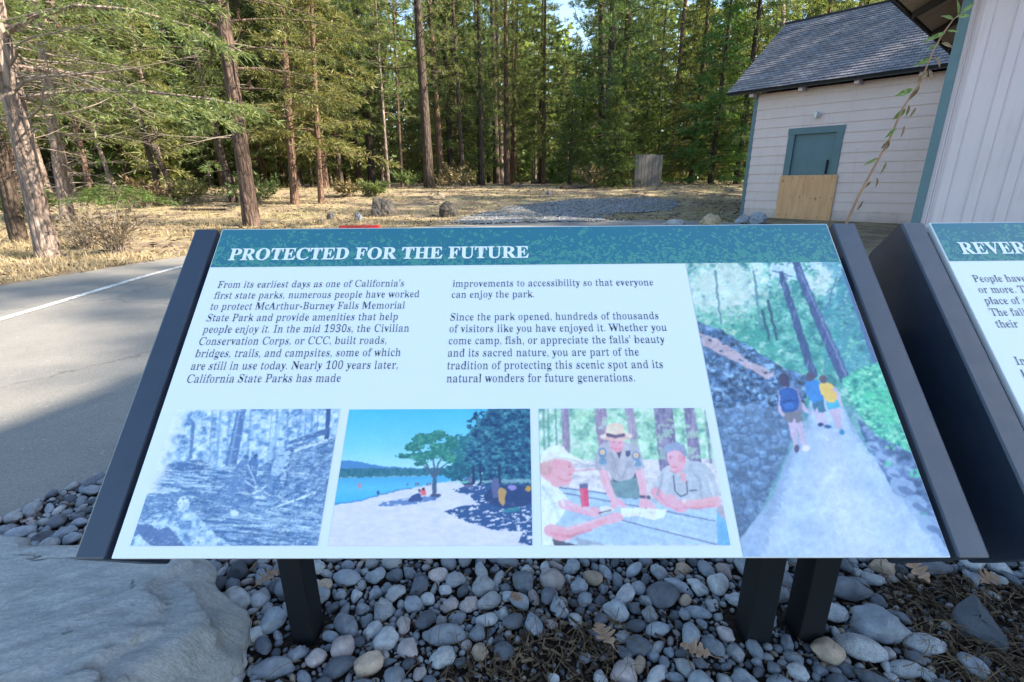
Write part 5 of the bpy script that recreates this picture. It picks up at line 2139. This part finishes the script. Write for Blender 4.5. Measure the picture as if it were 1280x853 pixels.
def tree_meshes(name, seed, h, r0, cb, cr, nb, style, leaf, bark, lean=(0, 0), ls=.24, dens=1.0, dead=0, dead_z=(1.2, 5), dead_len=1.6, wob=.02, seg=10, up=None, top_only=None, flare=.22):
    rg = np.random.default_rng(seed)
    path, t = trunk_path(h, lean, rg, wob)
    path[0, 2] = -0.25
    rad = r0 * ((1 - t) ** 0.75 * .97 + .03) * (1 + flare * np.exp(-t * h / .35))
    mb = MB()
    fine = np.linspace(0, 1, 40) ** 1.3
    fp = np.stack([np.interp(fine, t, path[:, k]) for k in range(3)], 1)
    mb.tube(fp, np.interp(fine, t, rad), seg, jit=.05, rng=rg)
    trunk = mb.data('trunk', bark, smooth=True)
    crown = None
    if nb:
        mb = MB()
        for b in range(nb):
            s = (b + rg.random()) / nb
            z = cb + (h * .985 - cb) * s
            if top_only and z > top_only:
                continue
            if style == 'pine':
                prof = (0.55 + .45 * math.sin(min(1, s * 1.6 + .25) * math.pi * .8)) * (1 - s ** 3 * .8)
                e0, e1 = (rg.uniform(-.15, .35), rg.uniform(-.1, .55)) if up is None else up
            else:
                prof = (1 - s) ** .85 * .95 + .07
                e0, e1 = (rg.uniform(-.05, .3) + .3 * s, rg.uniform(-.5, .05) + .3 * s) if up is None else up
            L = cr * prof * rg.uniform(.6, 1.15)
            if rg.random() < .1:
                continue
            p0 = np.array([np.interp(z / h, t, path[:, k]) for k in range(3)])
            az = b * 2.39996 + rg.uniform(-.5, .5)
            pts = curve_pts(p0, az, e0, e1, L, 6, .08, rg)
            rb = max(.007, .0105 * L)
            mb.tube(pts, np.linspace(rb, rb * .25, 6), 4, mat=1, cap=False)
            foliage(mb, pts, L, style, rg, ls * rg.uniform(.85, 1.15), dens)
        crown = mb.data('crown', [leaf, bark], smooth=False)
    dm = None
    if dead:
        mb = MB()
        for b in range(dead):
            z = rg.uniform(*dead_z)
            p0 = np.array([np.interp(z / h, t, path[:, k]) for k in range(3)])
            az = rg.uniform(0, 6.28)
            L = dead_len * rg.uniform(.35, 1.2)
            pts = curve_pts(p0, az, rg.uniform(-.2, .35), rg.uniform(-.6, .7), L, 7, .12, rg)
            mb.tube(pts, np.linspace(.016, .003, 7) * (L / 1.4) ** .5, 5, cap=False)
            for q in range(int(L * 4)):
                a, d_ = along(pts, np.array([rg.uniform(.3, 1)]))
                l2 = L * rg.uniform(.1, .35)
                p2 = curve_pts(a[0], az + rg.uniform(-1.1, 1.1), rg.uniform(-.6, .4), rg.uniform(-.8, .3), l2, 4, .1, rg)
                mb.tube(p2, np.linspace(.007, .002, 4), 3, cap=False)
        dm = mb.data('dead_branches', M_twig_grey, smooth=True)
    return trunk, crown, dm


def tree(name, meshes, loc, label, cat, group, rz=0.0, sc=1.0):
    r = empty(name, loc, rz)
    r.scale = sc if not np.isscalar(sc) else (sc,) * 3
    tag(r, label, cat, group)
    for nm, me in zip(('trunk', 'crown', 'dead_branches'), meshes):
        if me is not None:
            link(nm, me, r)
    return r


def named(px, py, wpx, h, cb, cr, nb, style, leaf, bark, label, seed, top=None, ls=.2, dens=1.0, name='pine_tree', Y=None, group='trees at the clearing edge', **kw):
    if Y is None:
        x, y, z = gr(px, py)
    else:
        p = at_depth(px, py, Y)
        x, y = p.x, p.y
        z = terr(x, y)
    dpt = np.dot(np.array([x, y, z - H]), _f)
    if cb > 2.5:
        cb *= .62
    nb = int(nb * 1.4)
    lean = (0, 0)
    if top is not None:
        p = at_depth(top[0], top[1], y)
        zz = p.z - z
        lean = ((p.x - x) / zz, 0.0)
    m = tree_meshes(name, seed, h, wpx / 2 * dpt / FPX * math.cos(math.atan((px - 640) / FPX)) * .95, cb, cr, nb, style, leaf, bark, lean, ls, dens, **kw)
    return tree(name, m, (x, y, z), label, 'tree', group)


# trees one can point at, left to right
named(62, 311, 32, 15, 3.6, 4.0, 56, 'fir', M_leaf_pine, M_bark_grey, 'nearest pine on the left, thick pinkish-grey trunk with many dead limbs', 1, top=(14, 60), ls=.11, dens=3.2, dead=50, dead_z=(1.7, 4.6), dead_len=2.4, seg=16, wob=.01)
named(26, 290, 25, 14, 4.0, 2.6, 34, 'fir', M_leaf_pine, M_bark_dark, 'dark-trunked pine at the far left edge, behind the nearest pine', 2, top=(-6, 120), ls=.12, dens=2, dead=26, dead_z=(1, 4), seg=12, wob=.01)
named(88, 268, 20, 13, 2.2, 2.6, 40, 'fir', M_leaf_yellow, M_bark_grey, 'pale bushy conifer just right of the nearest pine, hung with dead twigs', 3, top=(62, 60), ls=.12, dens=2, dead=46, dead_z=(.8, 4.5), dead_len=2.0, seg=10)
named(318, 276, 21, 19, 5.2, 3.6, 60, 'fir', M_leaf_pine, M_bark_brown, 'tall straight brown pine behind the top left corner of the panel', 4, top=(287, 10), ls=.12, dens=2, dead=14, dead_z=(2.2, 6.5), dead_len=2.0, seg=16, wob=.012)
named(297, 246, 11, 14, 3.5, 2.0, 40, 'fir', M_leaf_fir, M_bark_dark, 'leaning dark tree left of the tall brown pine', 5, top=(268, 130), dead=10)
named(228, 246, 8, 15, 3.4, 2.2, 46, 'fir', M_leaf_pine, M_bark_dark, 'thin black-trunked tree leaning left, left of the tall brown pine', 6, top=(185, 150), dead=10)
named(206, 241, 8, 15, 4, 2.0, 44, 'fir', M_leaf_yellow, M_bark_dark, 'slim dark tree in the left part of the wood', 7, top=(180, 140), dead=8)
named(150, 240, 7, 13, 3.8, 1.9, 40, 'fir', M_leaf_pine, M_bark_grey, 'thin pale leaning trunk in the left part of the wood', 8, top=(128, 170), dead=8)
named(118, 238, 9, 13, 4, 2.0, 40, 'pine', M_leaf_pine, M_bark_red, 'reddish trunk between the bushy conifer and the thin pale one', 9, top=(104, 160), dead=8)
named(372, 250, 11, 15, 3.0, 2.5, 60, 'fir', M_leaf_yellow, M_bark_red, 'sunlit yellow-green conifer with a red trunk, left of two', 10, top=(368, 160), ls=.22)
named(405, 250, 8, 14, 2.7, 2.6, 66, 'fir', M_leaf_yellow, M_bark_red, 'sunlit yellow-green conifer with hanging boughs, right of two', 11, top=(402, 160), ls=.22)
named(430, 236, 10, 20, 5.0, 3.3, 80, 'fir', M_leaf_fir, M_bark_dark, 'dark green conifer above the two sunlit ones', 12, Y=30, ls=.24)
named(490, 231, 4, 18, 6, 2.2, 70, 'pine', M_leaf_yellow, M_bark_grey, 'thin pale trunk left of centre', 13, top=(482, 90))
named(507, 231, 4, 19, 6.5, 2.2, 70, 'pine', M_leaf_pine, M_bark_brown, 'second thin trunk left of the pair of dark and orange trunks', 14, top=(502, 70))
named(541, 233, 13, 24, 7.5, 2.7, 64, 'pine', M_leaf_pine, M_bark_dark, 'thick dark trunk beside the orange-lit one', 15, top=(531, 10))
named(556, 230, 9, 24, 7.5, 2.4, 60, 'pine', M_leaf_pine, M_bark_red, 'orange-barked tall pine right of the thick dark trunk', 16, top=(548, 60))
named(583, 231, 6, 20, 5, 2.2, 60, 'pine', M_leaf_fir, M_bark_dark, 'slim dark trunk in the centre of the wood', 17, top=(578, 60))
named(607, 231, 7, 21, 6, 2.2, 56, 'pine', M_leaf_pine, M_bark_dark, 'dark trunk with a patch of dead red needles', 18, top=(606, 40))
named(631, 229, 7, 22, 7, 2.2, 56, 'pine', M_leaf_pine, M_bark_grey, 'pale-barked trunk lit by the sun in the middle of the wood', 19, top=(630, 60))
named(625, 228, 9, 25, 8, 2.8, 60, 'pine', M_leaf_fir, M_bark_dark, 'tall dark pine just behind the pale-barked trunk', 20, Y=46, top=(624, 20))
named(643, 229, 5, 17, 6, 1.7, 44, 'pine', M_leaf_pine, M_bark_red, 'thin reddish trunk right of the pale-barked one', 21, top=(650, 110))
named(680, 228, 7, 17, 3.0, 2.4, 80, 'fir', M_leaf_pine, M_bark_dark, 'broad pine left of the gap of sky', 22, Y=40)
named(757, 232, 11, 27, 9, 2.8, 54, 'pine', M_leaf_fir, M_bark_dark, 'tall dark bare-stemmed pine rising behind the green bush, beside the gap of sky', 23, Y=36, top=(760, 10))
named(770, 241, 9, 4.4, .15, 1.35, 130, 'fir', M_leaf_young, M_bark_dark, 'bushy bright green young cedar left of the board screen', 24, Y=25.0, ls=.15, dens=1.5, name='young_cedar')
named(716, 232, 6, 4.4, .2, 1.3, 80, 'fir', M_leaf_young, M_bark_dark, 'small light green sapling conifer left of the bushy young cedar', 25, Y=28.0, ls=.17, dens=1.2, name='young_cedar')
named(868, 230, 8, 14, .6, 2.6, 120, 'fir', M_leaf_fir, M_bark_dark, 'dense dark fir right of the board screen', 26, Y=30, ls=.24, name='fir_tree')
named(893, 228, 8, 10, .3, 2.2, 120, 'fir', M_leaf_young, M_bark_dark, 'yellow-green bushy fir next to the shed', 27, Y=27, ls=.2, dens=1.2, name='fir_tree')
named(926, 226, 9, 16, 1.0, 2.9, 110, 'fir', M_leaf_pine, M_bark_dark, 'tall fir whose boughs touch the left end of the shed roof', 28, Y=27, ls=.24, name='fir_tree')
named(984, 226, 11, 24, 6, 3.3, 80, 'pine', M_leaf_pine, M_bark_grey, 'tall pine with a grey trunk showing above the shed roof', 29, Y=34, top=(986, 20))
named(842, 228, 8, 21, 3.5, 2.8, 90, 'pine', M_leaf_pine, M_bark_red, 'tall pine right behind the board screen', 30, Y=38)

# forest fill: one of each kind, then copies
KINDS = []
for i, (sty, h, r, cb, cr, nb, lf, bk, ls, kind) in enumerate([
        ('pine', 24, .26, 4.2, 3.0, 110, M_leaf_pine, M_bark_red, .30, 'tall red-barked pine'), ('pine', 22, .22, 3.2, 2.8, 115, M_leaf_fir, M_bark_dark, .30, 'tall dark-stemmed pine'),
        ('fir', 20, .20, 1.4, 2.7, 140, M_leaf_fir, M_bark_dark, .28, 'dark pointed fir'), ('fir', 16, .16, .7, 2.4, 140, M_leaf_pine, M_bark_dark, .27, 'mid-green pointed fir'),
        ('fir', 13, .13, .5, 2.2, 140, M_leaf_yellow, M_bark_grey, .26, 'pale yellow-green fir'), ('pine', 18, .15, 3.4, 2.2, 85, M_leaf_yellow, M_bark_grey, .28, 'slender pale pine'),
        ('fir', 6, .07, .2, 1.5, 80, M_leaf_young, M_bark_dark, .24, 'young bushy fir'), ('fir', 18, .18, 2.2, 2.6, 130, M_leaf_pine, M_bark_red, .28, 'broad mid-green fir')]):
    KINDS.append((tree_meshes(kind, 200 + i, h, r, cb, cr, nb, sty, lf, bk, (0, 0), ls, 1.0, dead=10 if cb > 3 else 0, dead_z=(1, cb + 1) if cb > 3 else (1, 2), seg=8), kind, h))
tr_rng = np.random.default_rng(77)
TP = [(o.location.x, o.location.y) for o in bpy.data.objects if o.get('category') == 'tree']
cand = []
for _ in range(9000):
    y = tr_rng.uniform(17, 74)
    x = tr_rng.uniform(-1.18 * y - 4, 0.95 * y + 3)
    # open ground
    if x > -8 and y < 35 + .12 * abs(x):
        if x < 4 or y < 29:
            continue
    if -16 < x <= -8 and y < 27:
        continue
    if x <= -16 and y < 17 + .1 * abs(x):
        continue
    # shed and building keep-out
    dx, dy = x - 7.07, y - 15.35
    lx, ly = dx * math.cos(ANG) + dy * math.sin(ANG), -dx * math.sin(ANG) + dy * math.cos(ANG)
    if -3.5 < lx < 24 and ly < 9:
        continue
    px, py = proj((x, y, 2))
    if not -90 < px < 1150:
        continue
    mind = 1.9 + .012 * y
    if any((x - a) ** 2 + (y - b) ** 2 < mind ** 2 for a, b in TP):
        continue
    TP.append((x, y))
    cand.append((x, y, px))
cand.sort(key=lambda c: c[1])
# thin with distance so that the far rows stay within reason
keep = []
for c in cand:
    if tr_rng.random() < np.interp(c[1], [17, 35, 50, 75], [1, .80, .50, .32]) * (.45 if c[2] > 830 else .75 if c[2] > 740 and c[1] > 38 else 1):
        keep.append(c)


def where_tree(px, y):
    side = 'at far left beyond the nearest pine' if px < 130 else 'left of the tall brown pine' if px < 290 else 'behind the tall brown pine' if px < 350 else 'behind the two sunlit conifers' if px < 450 else \
        'left of the orange-barked pine' if px < 550 else 'in the middle of the wood' if px < 660 else 'near the gap of sky' if px < 750 else 'behind the green young cedar' if px < 815 else 'behind the board screen' if px < 900 else 'above the shed roof' if px < 1130 else 'hidden by the pale building'
    return side + (', front row' if y < 33 else ', second row' if y < 45 else ', far back')


fill_n = 0
for x, y, px in keep:
    w = np.array([1.5, 1.5, 1.2, 1.2, 1.0, 1.0, .7, 1.2])
    if px < 480:
        w *= [1.2, .8, .7, 1, 2.2, 2.0, .6, 1.2]
    elif px > 740:
        w *= [.7, 1.2, 1.8, 1.8, .5, .4, 1.2, 1.4]
    k = int(tr_rng.choice(8, p=w / w.sum()))
    z = terr(x, y)
    s = tr_rng.uniform(.85, 1.2)
    if 690 < px < 752:
        lim = at_depth(px, 42 if px > 702 and px < 742 else 5, y).z - z + .0
        if KINDS[k][2] * s > lim:
            k = int(tr_rng.choice([3, 4, 6]))
            s = min(s, lim / KINDS[k][2])
            if s < .45:
                k, s = 6, min(1.5, lim / KINDS[6][2])
    meshes, kind, h = KINDS[k]
    tree('fir_tree' if 'fir' in kind else 'pine_tree', meshes, (x, y, z), f'{kind} {where_tree(px, y)}', 'tree', 'trees of the wood', tr_rng.uniform(0, 6.28), (s * tr_rng.uniform(.9, 1.1),) * 2 + (s,))
    fill_n += 1
print('forest fill', fill_n)
for i, (x, y, k, s) in enumerate([(15.5, 25, 5, .9), (19, 27, 0, .8), (20.5, 23.5, 1, .8), (17.5, 31, 7, .9)]):
    tree('pine_tree', KINDS[k][0], (x, y, terr(x, y)), ['slender pale', 'tall red-barked', 'tall dark-stemmed', 'broad mid-green'][i] + ' pine standing right behind the shed', 'tree', 'trees of the wood', i * 1.7, s)
# pines out of sight beyond the building: they streak the road and verge with shade
for i, (x, y, k, s) in enumerate([(21, 9.5, 1, .95), (26, 6.5, 2, 1.1), (30, 11.5, 0, 1.0), (24, 14.5, 3, 1.2), (33, 8.0, 7, 1.3), (29, 18, 2, 1.1), (36, 14, 1, 1.2), (38, 4, 0, 1.2), (33.5, -1.5, 7, 1.9), (25, 21, 7, 1.1), (32, 25, 1, 1.0), (20.5, 17.5, 5, .95), (22.5, 12.6, 5, 1.0), (24, 17, 1, .8)]):
    tree('fir_tree' if k in (2, 3, 7) else 'pine_tree', KINDS[k][0], (x, y, terr(x, y)), 'tall conifer standing beyond the pale building, outside the photo', 'tree', 'trees beyond the building', i * 1.3, s)

# distant wood as one mass
rgd = np.random.default_rng(4)
mb = MB()
for k in range(420):
    a = rgd.uniform(-1.02, .85)
    d = rgd.uniform(78, 112)
    x, y = d * math.sin(a) * 1.15, d * math.cos(a)
    px, _ = proj((x, y, 3))
    gap = 694 < px < 750
    h = rgd.uniform(15, 30) if not gap else rgd.uniform(17, 23)
    n = 170
    s = rgd.random(n) ** .8
    rr = (1.1 - s) * 3.2 * rgd.random(n) ** .5
    th = rgd.uniform(0, 6.28, n)
    P = np.stack([x + rr * np.cos(th), y + rr * np.sin(th), .8 + 1 + (h - 1) * s], 1)
    D = unit(np.stack([np.cos(th), np.sin(th), rgd.uniform(-.5, .4, n)], 1))
    leaflets(mb, P, D, rgd.uniform(.9, 1.7, n), rgd.uniform(.5, 1.0, n), rgd)
    mb.tube([(x, y, .5), (x, y, h * .95)], [.22, .05], 5, mat=1, cap=False)
n = 26000
a = rgd.uniform(-1.05, .9, n)
d = rgd.uniform(74, 90, n)
P = np.stack([d * np.sin(a) * 1.15, d * np.cos(a), .6 + 5.5 * rgd.random(n) ** 1.3], 1)
leaflets(mb, P, unit(rgd.normal(size=(n, 3))), rgd.uniform(.6, 1.3, n), rgd.uniform(.4, .8, n), rgd)
tag(mb.build('distant_forest', [M_leaf_pine, M_bark_brown]), kind='stuff')

# ------------------------------------------------------------------ undergrowth, saplings, fallen wood
def shrub(name, loc, r, h, n, label, leaf, wood, seed, ls=.09, cat='shrub', lw=.35, group=None, twigs=26):
    rg = np.random.default_rng(seed)
    e = empty(name, loc, 0)
    tag(e, label, cat, group)
    mb, mf = MB(), MB()
    for k in range(twigs):
        az = rg.uniform(0, 6.28)
        pts = curve_pts((rg.normal() * .06 * r, rg.normal() * .06 * r, 0), az, rg.uniform(.5, 1.4), rg.uniform(-.1, .9), h * rg.uniform(.6, 1.15) + r * .3, 6, .2, rg)
        pts[:, :2] *= min(1.0, r / (np.abs(pts[:, :2]).max() + 1e-6)) if np.abs(pts[:, :2]).max() > r else 1
        mb.tube(pts, np.linspace(.008, .002, 6), 4, cap=False)
        m = n // twigs
        P, T = along(pts, rg.uniform(.3, 1, m))
        leaflets(mf, P + rg.normal(size=(m, 3)) * .05, unit(T + rg.normal(size=(m, 3)) * .9), ls * rg.uniform(.6, 1.3, m), ls * lw * rg.uniform(.6, 1.3, m), rg)
    mb.build('stems', wood, e)
    if n:
        mf.build('foliage', leaf, e)
    return e


x, y, z = gr(150, 306)
shrub('dry_bush', (x, y, z), .9, .75, 700, 'dry straw-brown bush right of the nearest pine', M_shrub, M_twig_grey, 1, .07, twigs=70)
x, y, z = gr(112, 300)
shrub('dry_bush', (x, y, z), .7, .7, 400, 'leafless grey-brown bush touching the foot of the nearest pine', M_shrub, M_twig_grey, 2, .07, twigs=70)
x, y, z = gr(157, 286)
m = tree_meshes('sapling', 71, 1.15, .015, .75, 1.25, 34, 'fir', M_leaf_young, M_bark_grey, (0, 0), .085, 2.2, wob=.01, up=(.1, -.12), top_only=1.1)
tree('conifer_sapling', m, (x, y, z), 'low spreading bright green sapling with flat boughs above the dry bush', 'tree', 'trees at the clearing edge')
rgb_ = np.random.default_rng(9)
for k, (px, py) in enumerate([(40, 262), (190, 250), (250, 247), (330, 249), (440, 240), (470, 237), (515, 235), (575, 234), (655, 231), (700, 231), (742, 236), (850, 232), (905, 229)]):
    x, y, z = gr(px, py)
    shrub('undergrowth_bush', (x, y, z), rgb_.uniform(.8, 1.4), rgb_.uniform(.5, 1.0), 900, 'low dusky bush at the edge of the wood, ' + ['left of the nearest pine', 'left of the thin black-trunked tree', 'right of the thin black-trunked tree', 'right of the tall brown pine', 'right of the two sunlit conifers', 'behind the big dark boulder', 'under the second thin trunk', 'right of the orange-barked pine', 'under the thin reddish trunk', 'left of the light green sapling', 'left of the young cedar', 'right of the board screen', 'under the yellow-green bushy fir'][k],
          [M_leaf_fir, M_shrub, M_leaf_pine][k % 3], M_twig_grey, 40 + k, .16, group='bushes along the wood')


def log(px, py, length_px, rpx, rz, mat, label, seed):
    x, y, z = gr(px, py)
    s = math.hypot(x, y) / 640
    rg = np.random.default_rng(seed)
    mb = MB()
    L, r = length_px * s, rpx * s
    t = np.linspace(-.5, .5, 12)
    mb.tube(np.stack([t * L, .05 * L * t * t, r * (1 + 0 * t)], 1), r * np.linspace(1, .7, 12), 10, jit=.07, rng=rg)
    o = mb.build('fallen_log', mat, smooth=True)
    o.location = (x, y, z)
    o.rotation_euler = (0, 0, rz)
    return tag(o, label, 'log', 'fallen wood')


log(684, 229, 32, 2.6, .06, M_twig_grey, 'pale fallen log at the edge of the wood in front of the gap of sky', 1)
log(668, 234, 40, 1.3, -.25, M_bark_grey, 'thin brown branch lying below the pale fallen log', 2)
log(720, 236, 34, 1.4, .3, M_bark_dark, 'dark fallen branch by the light green sapling', 3)
log(110, 264, 60, 2.2, .5, M_twig_grey, 'grey fallen pole behind the nearest pine', 4)
log(250, 256, 70, 1.6, -.2, M_bark_dark, 'dark fallen pole left of the tall brown pine', 5)

# dry grass on the verge and clearing
rgg = np.random.default_rng(15)
RD = [tuple(p) for p in spline(road_pts, 6)]
GP = [tuple(p) for p in spline(gp, 5)]
pts = []
while len(pts) < 12000:
    y = 5.2 + 22 * rgg.random() ** 1.5
    x = rgg.uniform(-1.1 * y - 2, .42 * y)
    if in_poly(x, y, RD) or (in_poly(x, y, GP) and rgg.random() > .06):
        continue
    if mnoise.noise(Vector((x * .5, y * .5, 3))) + .35 * mnoise.noise(Vector((x * 2, y * 2, 9))) < rgg.uniform(-.5, .25):
        continue
    dx, dy = x - 7.07, y - 15.35
    lx, ly = dx * math.cos(ANG) + dy * math.sin(ANG), -dx * math.sin(ANG) + dy * math.cos(ANG)
    if lx > -.3 and ly > -.6:
        continue
    pts.append((x, y))
pts = np.array(pts)
mb = MB()
zz = np.array([terr(a, b) for a, b in pts])
for k in range(4):
    n = len(pts)
    P = np.stack([pts[:, 0] + rgg.normal(size=n) * .04, pts[:, 1] + rgg.normal(size=n) * .04, zz], 1)
    D = unit(np.stack([rgg.normal(size=n) * .6, rgg.normal(size=n) * .6, np.ones(n)], 1))
    l = rgg.uniform(.04, .16, n)
    leaflets(mb, P, D, l, rgg.uniform(.006, .016, n), rgg)
tag(mb.build('dry_grass', M_grass), kind='stuff')
# loose gravel in and around the patch
mb = MB()
gxy = []
ga = np.array(GP)
while len(gxy) < 2600:
    x, y = rgg.uniform(ga[:, 0].min() - 1, ga[:, 0].max() + 1), rgg.uniform(ga[:, 1].min() - .8, ga[:, 1].max() + 1)
    if in_poly(x, y, GP) or min((x - a) ** 2 + (y - b) ** 2 for a, b in GP[::3]) < rgg.uniform(0, .5):
        gxy.append((x, y))
ov = np.array([(1, 0, 0), (-1, 0, 0), (0, 1, 0), (0, -1, 0), (0, 0, 1), (0, 0, -1)], float)
ot = np.array([(0, 2, 4), (2, 1, 4), (1, 3, 4), (3, 0, 4), (2, 0, 5), (1, 2, 5), (3, 1, 5), (0, 3, 5)])
for x, y in gxy:
    s_ = rgg.uniform(.010, .030)
    v = ov * (s_, s_ * rgg.uniform(.6, 1), s_ * rgg.uniform(.4, .8))
    v = v @ np.array(Euler((0, 0, rgg.uniform(0, 6))).to_matrix()).T + (x, y, terr(x, y) + .035)
    mb.mesh(v, tris=ot, mat=int(rgg.integers(3)))
tag(mb.build('gravel_stones', [STONE['blue-grey'], STONE['dark slate'], STONE['speckled grey']]), kind='stuff')
# needle and twig litter in the clearing
mb = MB()
n = 9000
xs, ys = [], []
while len(xs) < n:
    y = rgg.uniform(5, 34)
    x = rgg.uniform(-1.1 * y - 2, .5 * y)
    if in_poly(x, y, RD):
        continue
    xs.append(x); ys.append(y)
P = np.array([(a, b, terr(a, b) + .012) for a, b in zip(xs, ys)])
D = unit(np.stack([rgg.normal(size=n), rgg.normal(size=n), rgg.normal(size=n) * .15], 1))
leaflets(mb, P, D, rgg.uniform(.06, .3, n), rgg.uniform(.015, .05, n), rgg)
tag(mb.build('forest_litter', M_chip), kind='stuff')

# ------------------------------------------------------------------ the reddish cane before the building, and a weed
M_cane = simple('cane_bark', (0.33, 0.17, 0.09), 0.6, 0.35, 0.25, 12)
M_cleaf = leaf_mat('green_leaf', (0.13, 0.19, 0.05), (0.30, 0.38, 0.13), 0.3)
M_dleaf = leaf_mat('withered_leaf', (0.14, 0.08, 0.04), (0.32, 0.20, 0.12), 0.2)
YC = 2.6
cn = empty('tall_cane', (at_depth(1052, 300, YC).x - .05, YC, 0), 0)
tag(cn, 'tall reddish cane with sparse green and withered leaves leaning in front of the shed', 'plant')
o0 = Vector((cn.location.x, YC, 0))
way = [Vector((o0.x - .10, YC, 0)), at_depth(1062, 285, YC), at_depth(1078, 252, YC), at_depth(1095, 222, YC), at_depth(1118, 182, YC), at_depth(1134, 146, YC), at_depth(1158, 112, YC), at_depth(1172, 78, YC), at_depth(1186, 54, YC), at_depth(1200, 36, YC), at_depth(1211, 27, YC)]
wp = np.array([(p - o0)[:] for p in way])
mb = MB()
mb.tube(wp, np.linspace(.0065, .0022, len(wp)), 8)
mb.build('stem', M_cane, cn, smooth=True)


def blade(mb, p, d, L, w, fold, rg):
    d = Vector(d).normalized()
    s = d.cross(Vector((0.15, -1, .25))).normalized()
    nrm = s.cross(d)
    prev = None
    K = 6
    rows = []
    for i in range(K + 1):
        t = i / K
        ww = w * math.sin(math.pi * min(1, t * 1.02) ** .8) * .5 + .0004
        c = Vector(p) + d * (L * t) - nrm * (fold * L * t * t)
        rows.append([c + s * ww + nrm * ww * .35, c, c - s * ww + nrm * ww * .35])
    for a, b in zip(rows[:-1], rows[1:]):
        mb.quads([[a[0], a[1], b[1], b[0]], [a[1], a[2], b[2], b[1]]])


mg, md = MB(), MB()
rgc = np.random.default_rng(3)
for px, py, dx, dz, Lp, w, kind in [(1209, 28, 10, 8, 16, .4, 0), (1206, 30, -8, 14, 16, .45, 0), (1200, 36, -18, 5, 16, .4, 0), (1204, 33, 16, 2, 16, .4, 0), (1190, 52, -22, -8, 22, .35, 0), (1192, 50, 16, -1, 14, .3, 0), (1182, 65, -18, -9, 18, .3, 0), (1184, 65, 14, -5, 16, .45, 1),
                                    (1172, 84, -20, -8, 18, .5, 0), (1176, 82, 6, -12, 14, .6, 1), (1166, 100, -14, -16, 16, .6, 1), (1168, 98, 6, -14, 14, .55, 1), (1148, 122, -22, -8, 18, .55, 0), (1156, 118, -2, -16, 16, .4, 1), (1138, 146, -8, -12, 16, .7, 0), (1142, 142, 4, -14, 14, .6, 1),
                                    (1151, 145, -6, -12, 13, .4, 1), (1125, 170, -8, -12, 14, .5, 0), (1136, 167, -2, -14, 14, .35, 1), (1118, 186, -10, -10, 12, .7, 1), (1116, 188, 3, -8, 12, .5, 1), (1102, 207, -14, -10, 16, .35, 0), (1112, 212, -4, -14, 15, .35, 1), (1100, 232, 6, -12, 14, .45, 1), (1092, 236, -2, -8, 10, .5, 1), (1074, 272, 2, 12, 14, .4, 1)]:
    p = at_depth(px, py, YC + rgc.uniform(-.05, .05)) - o0
    s = YC / 640
    d = Vector((dx, rgc.uniform(-8, 8), dz))
    blade(md if kind else mg, p, d, Lp * s * 1.0, Lp * s * w * .6, rgc.uniform(.0, .35), rgc)
mg.build('green_leaves', M_cleaf, cn)
md.build('withered_leaves', M_dleaf, cn)
wx = at_depth(1190, 300, 2.2)
sh = shrub('weed', (wx.x, 2.2, 0), .16, .80, 130, 'small yellow-green weed tip showing above the second panel', M_cleaf, M_cane, 77, .035, cat='plant', twigs=5)

# ------------------------------------------------------------------ labels: tell look-alikes apart by their order in the photo
_by = {}
for o in bpy.data.objects:
    if o.parent is None and 'label' in o and 'outside the photo' not in o['label']:
        _by.setdefault(o['label'], []).append(o)
_ord = ['leftmost', 'second from left', 'third from left', 'fourth from left', 'fifth from left', 'sixth from left', 'seventh from left', 'eighth from left']
for lab, obs in _by.items():
    n = len(obs)
    if n < 2:
        continue
    obs.sort(key=lambda o: proj((o.location.x, o.location.y, o.location.z + (1.5 if o['category'] == 'tree' else 0)))[0])
    for i, o in enumerate(obs):
        w = ['left one', 'right one'][i] if n == 2 else ['left one', 'middle one', 'right one'][i] if n == 3 else 'rightmost' if i == n - 1 else _ord[i]
        o['label'] = f'{lab}, {w}'
